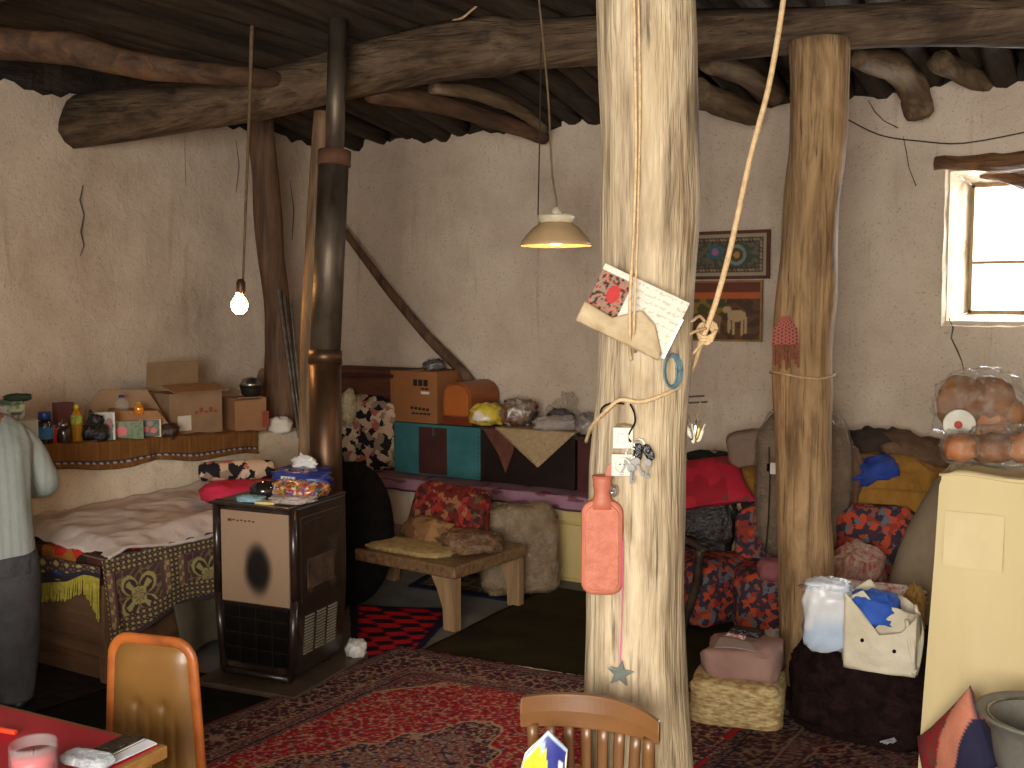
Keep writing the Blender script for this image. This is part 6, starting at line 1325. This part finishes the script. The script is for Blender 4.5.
# wooden slatted chair
A0, A1 = at_z(524, 700, .83), at_z(658, 716, .83); mid = (A0+A1)/2; ang = atan2((A1-A0).y, (A1-A0).x); wc = (A1-A0).length
Mx = TR((mid.x, mid.y, 0)) @ RZ(ang)
t = thing('slatted_chair', 'brown wooden chair with curved top rail and slatted back in front of pillar', 'chair', Mx)
m_cw = WOOD('varnished orange brown wood', (116, 78, 44), (98, 64, 34), (74, 46, 26), 'x', scale=8, rough=.35, bmp=.12, spec=.5, streak=6)
m_cwz = WOOD('varnished orange brown slat wood', (116, 78, 44), (98, 64, 34), (74, 46, 26), 'z', scale=8, rough=.35, bmp=.12, spec=.5, streak=6)
bowy = lambda x: .05*(1-(2*x/wc)**2)
b = MB(Mx); n = 24; vs = []
for i in range(n+1):
    x = lerp(-wc/2-.005, wc/2+.005, i/n); y = bowy(x); e = abs(2*x/wc); zt2 = .843-.018*max(0, 2*x/wc)**2-.004*e**4; zb2 = .762+.006*e
    for dy_, z in ((-.011, zb2), (.011, zb2), (.013, (zt2+zb2)/2), (.009, zt2), (-.009, zt2), (-.013, (zt2+zb2)/2)): vs.append((x, y+dy_, z))
b.add(vs, [(6*i+k, 6*i+(k+1) % 6, 6*i+6+(k+1) % 6, 6*i+6+k) for i in range(n) for k in range(6)]+[tuple(range(6)), tuple(6*n+k for k in range(6))])
b.obj('top_rail', m_cw, t, bevel=.003, smooth=False)
for i in range(6):
    x = lerp(-wc/2+.055, wc/2-.055, i/5); MB(Mx).tube([(x*.8, .02+bowy(x)*.4-.0, .47), (x*.92, bowy(x), .62), (x, bowy(x), .77)], [.014, .0125, .0135], n=8, ell=(1, .45), sub=3, up=(1, 0, 0)).obj('back_slat', m_cwz, t, smooth=True)
for s in (-1, 1):
    MB(Mx).tube([(s*(wc/2-.02), .0, .775), (s*(wc/2-.025), .02, .6), (s*(wc/2-.03), .01, .45), (s*(wc/2-.02), .05, 0)], [.014, .016, .019, .015], n=10, sub=4).obj('back_post', m_cwz, t, smooth=True)
    MB(Mx).tube([(s*(wc/2-.0), -.34, .44), (s*(wc/2+.01), -.36, 0)], [.019, .014], n=10).obj('leg', m_cwz, t, smooth=True)
    MB(Mx).tube([(s*(wc/2-.02), .02, .2), (s*(wc/2+.0), -.35, .2)], .009, n=8).obj('stretcher', m_cwz, t, smooth=True)
MB(Mx).lump((0, -.17, .455), (wc+.06, .42, .035), .4, .0, 1, 1, n=32).obj('seat', m_cw, t, smooth=True)
# bag on its seat
c = at_z(545, 733, .8); q = Mx @ Vector((-.09, -.12, .473)); Mg = facing(q, .1)
dg = dpt(Vector((q.x, q.y, .7)))
top = at_d(552, 729, dg).z-.473
t = thing('printed_bag', 'yellow blue and white printed plastic bag standing on the slatted chair', 'bag', Mg)
cxb = (Mg.inverted() @ at_d(546, 760, dg)).x
def pb_(u, v):
    k = u+.35*(v-.8)
    if v > .965 or k < .3: return (160, 176, 196) if k > .16 else (206, 198, 170)
    if k > .68: return (214, 216, 222) if .80 < v < .88 and .86 < u < .95 else (44, 50, 118)
    return (214, 204, 40) if v < .9 or k < .6 else (150, 166, 190)
for nm, s in (('bag_front', -1), ('bag_back', 1)):
    MB(Mg).grid(lambda u, v: (cxb-.012+lerp(-.085, .05, u)*(1-.0*v)+(.015+.05*u*0)*v*0+.02*(v-.5), s*.035*(1-(2*u-1)**4)*(1-v*.9)+.006*noise.noise(Vector((u*4, v*4, s))), v*(top-.14*abs(u-.68)-(.1*(u < .3)*(.3-u)/.3))), 40, 50, pb_ if s < 0 else (lambda u, v: (196, 190, 170))).obj(nm, m_matgl, t, smooth=True, solid=.002)


# ------------------------------------------------------------------ lights


light('camera_flash', 'POINT', O+Vector((-.06, -.02, .07)), 70, (1, .95, .87), shadow_soft_size=.015)
light('daylight_back_window', 'AREA', (-.6, YB+.5, 2.1), 45, (.93, .97, 1), shape='RECTANGLE', size=.6, size_y=.7, rot=(-pi/2, 0, 0))
light('front_window_fill', 'AREA', (0, YF-.15, 1.7), 275, (1, .96, .89), shape='RECTANGLE', size=2.0, size_y=1.3, rot=(pi/2, 0, 0))

# repeats of one kind carry one group phrase
GR = {'cardboard_box': 'brown cardboard boxes', 'picture_carton': 'printed cartons on the left ledge', 'low_cupboard': 'cream low cupboards along the back wall', 'armchair': 'flowered low chairs along the back wall',
      'wooden_pillar': 'tree trunk pillars', 'metal_rod': 'steel rods leaning in the corner', 'framed_picture': 'pictures on the back wall', 'bread_bag': 'bread bags on the covered cabinet', 'key_bunch': 'key bunches on the front pillar',
      'persian_rug': 'Persian rugs', 'floor_mat': 'floor mats', 'string': 'strings on the pillars', 'nail': 'nails in the front pillar', 'red_cushion': 'red cushions on the bed', 'plastic_bag': 'plastic bags', 'clear_bag': 'clear bags on the chests',
      'ceiling_beam': 'ceiling beams', 'ceiling_joist': 'round log joists of the ceiling', 'cushion': 'cushions'}
for o in bpy.data.objects:
    k = o.name.split('.')[0]
    if o.parent is None and 'label' in o and 'group' not in o and k in GR: o['group'] = GR[k]
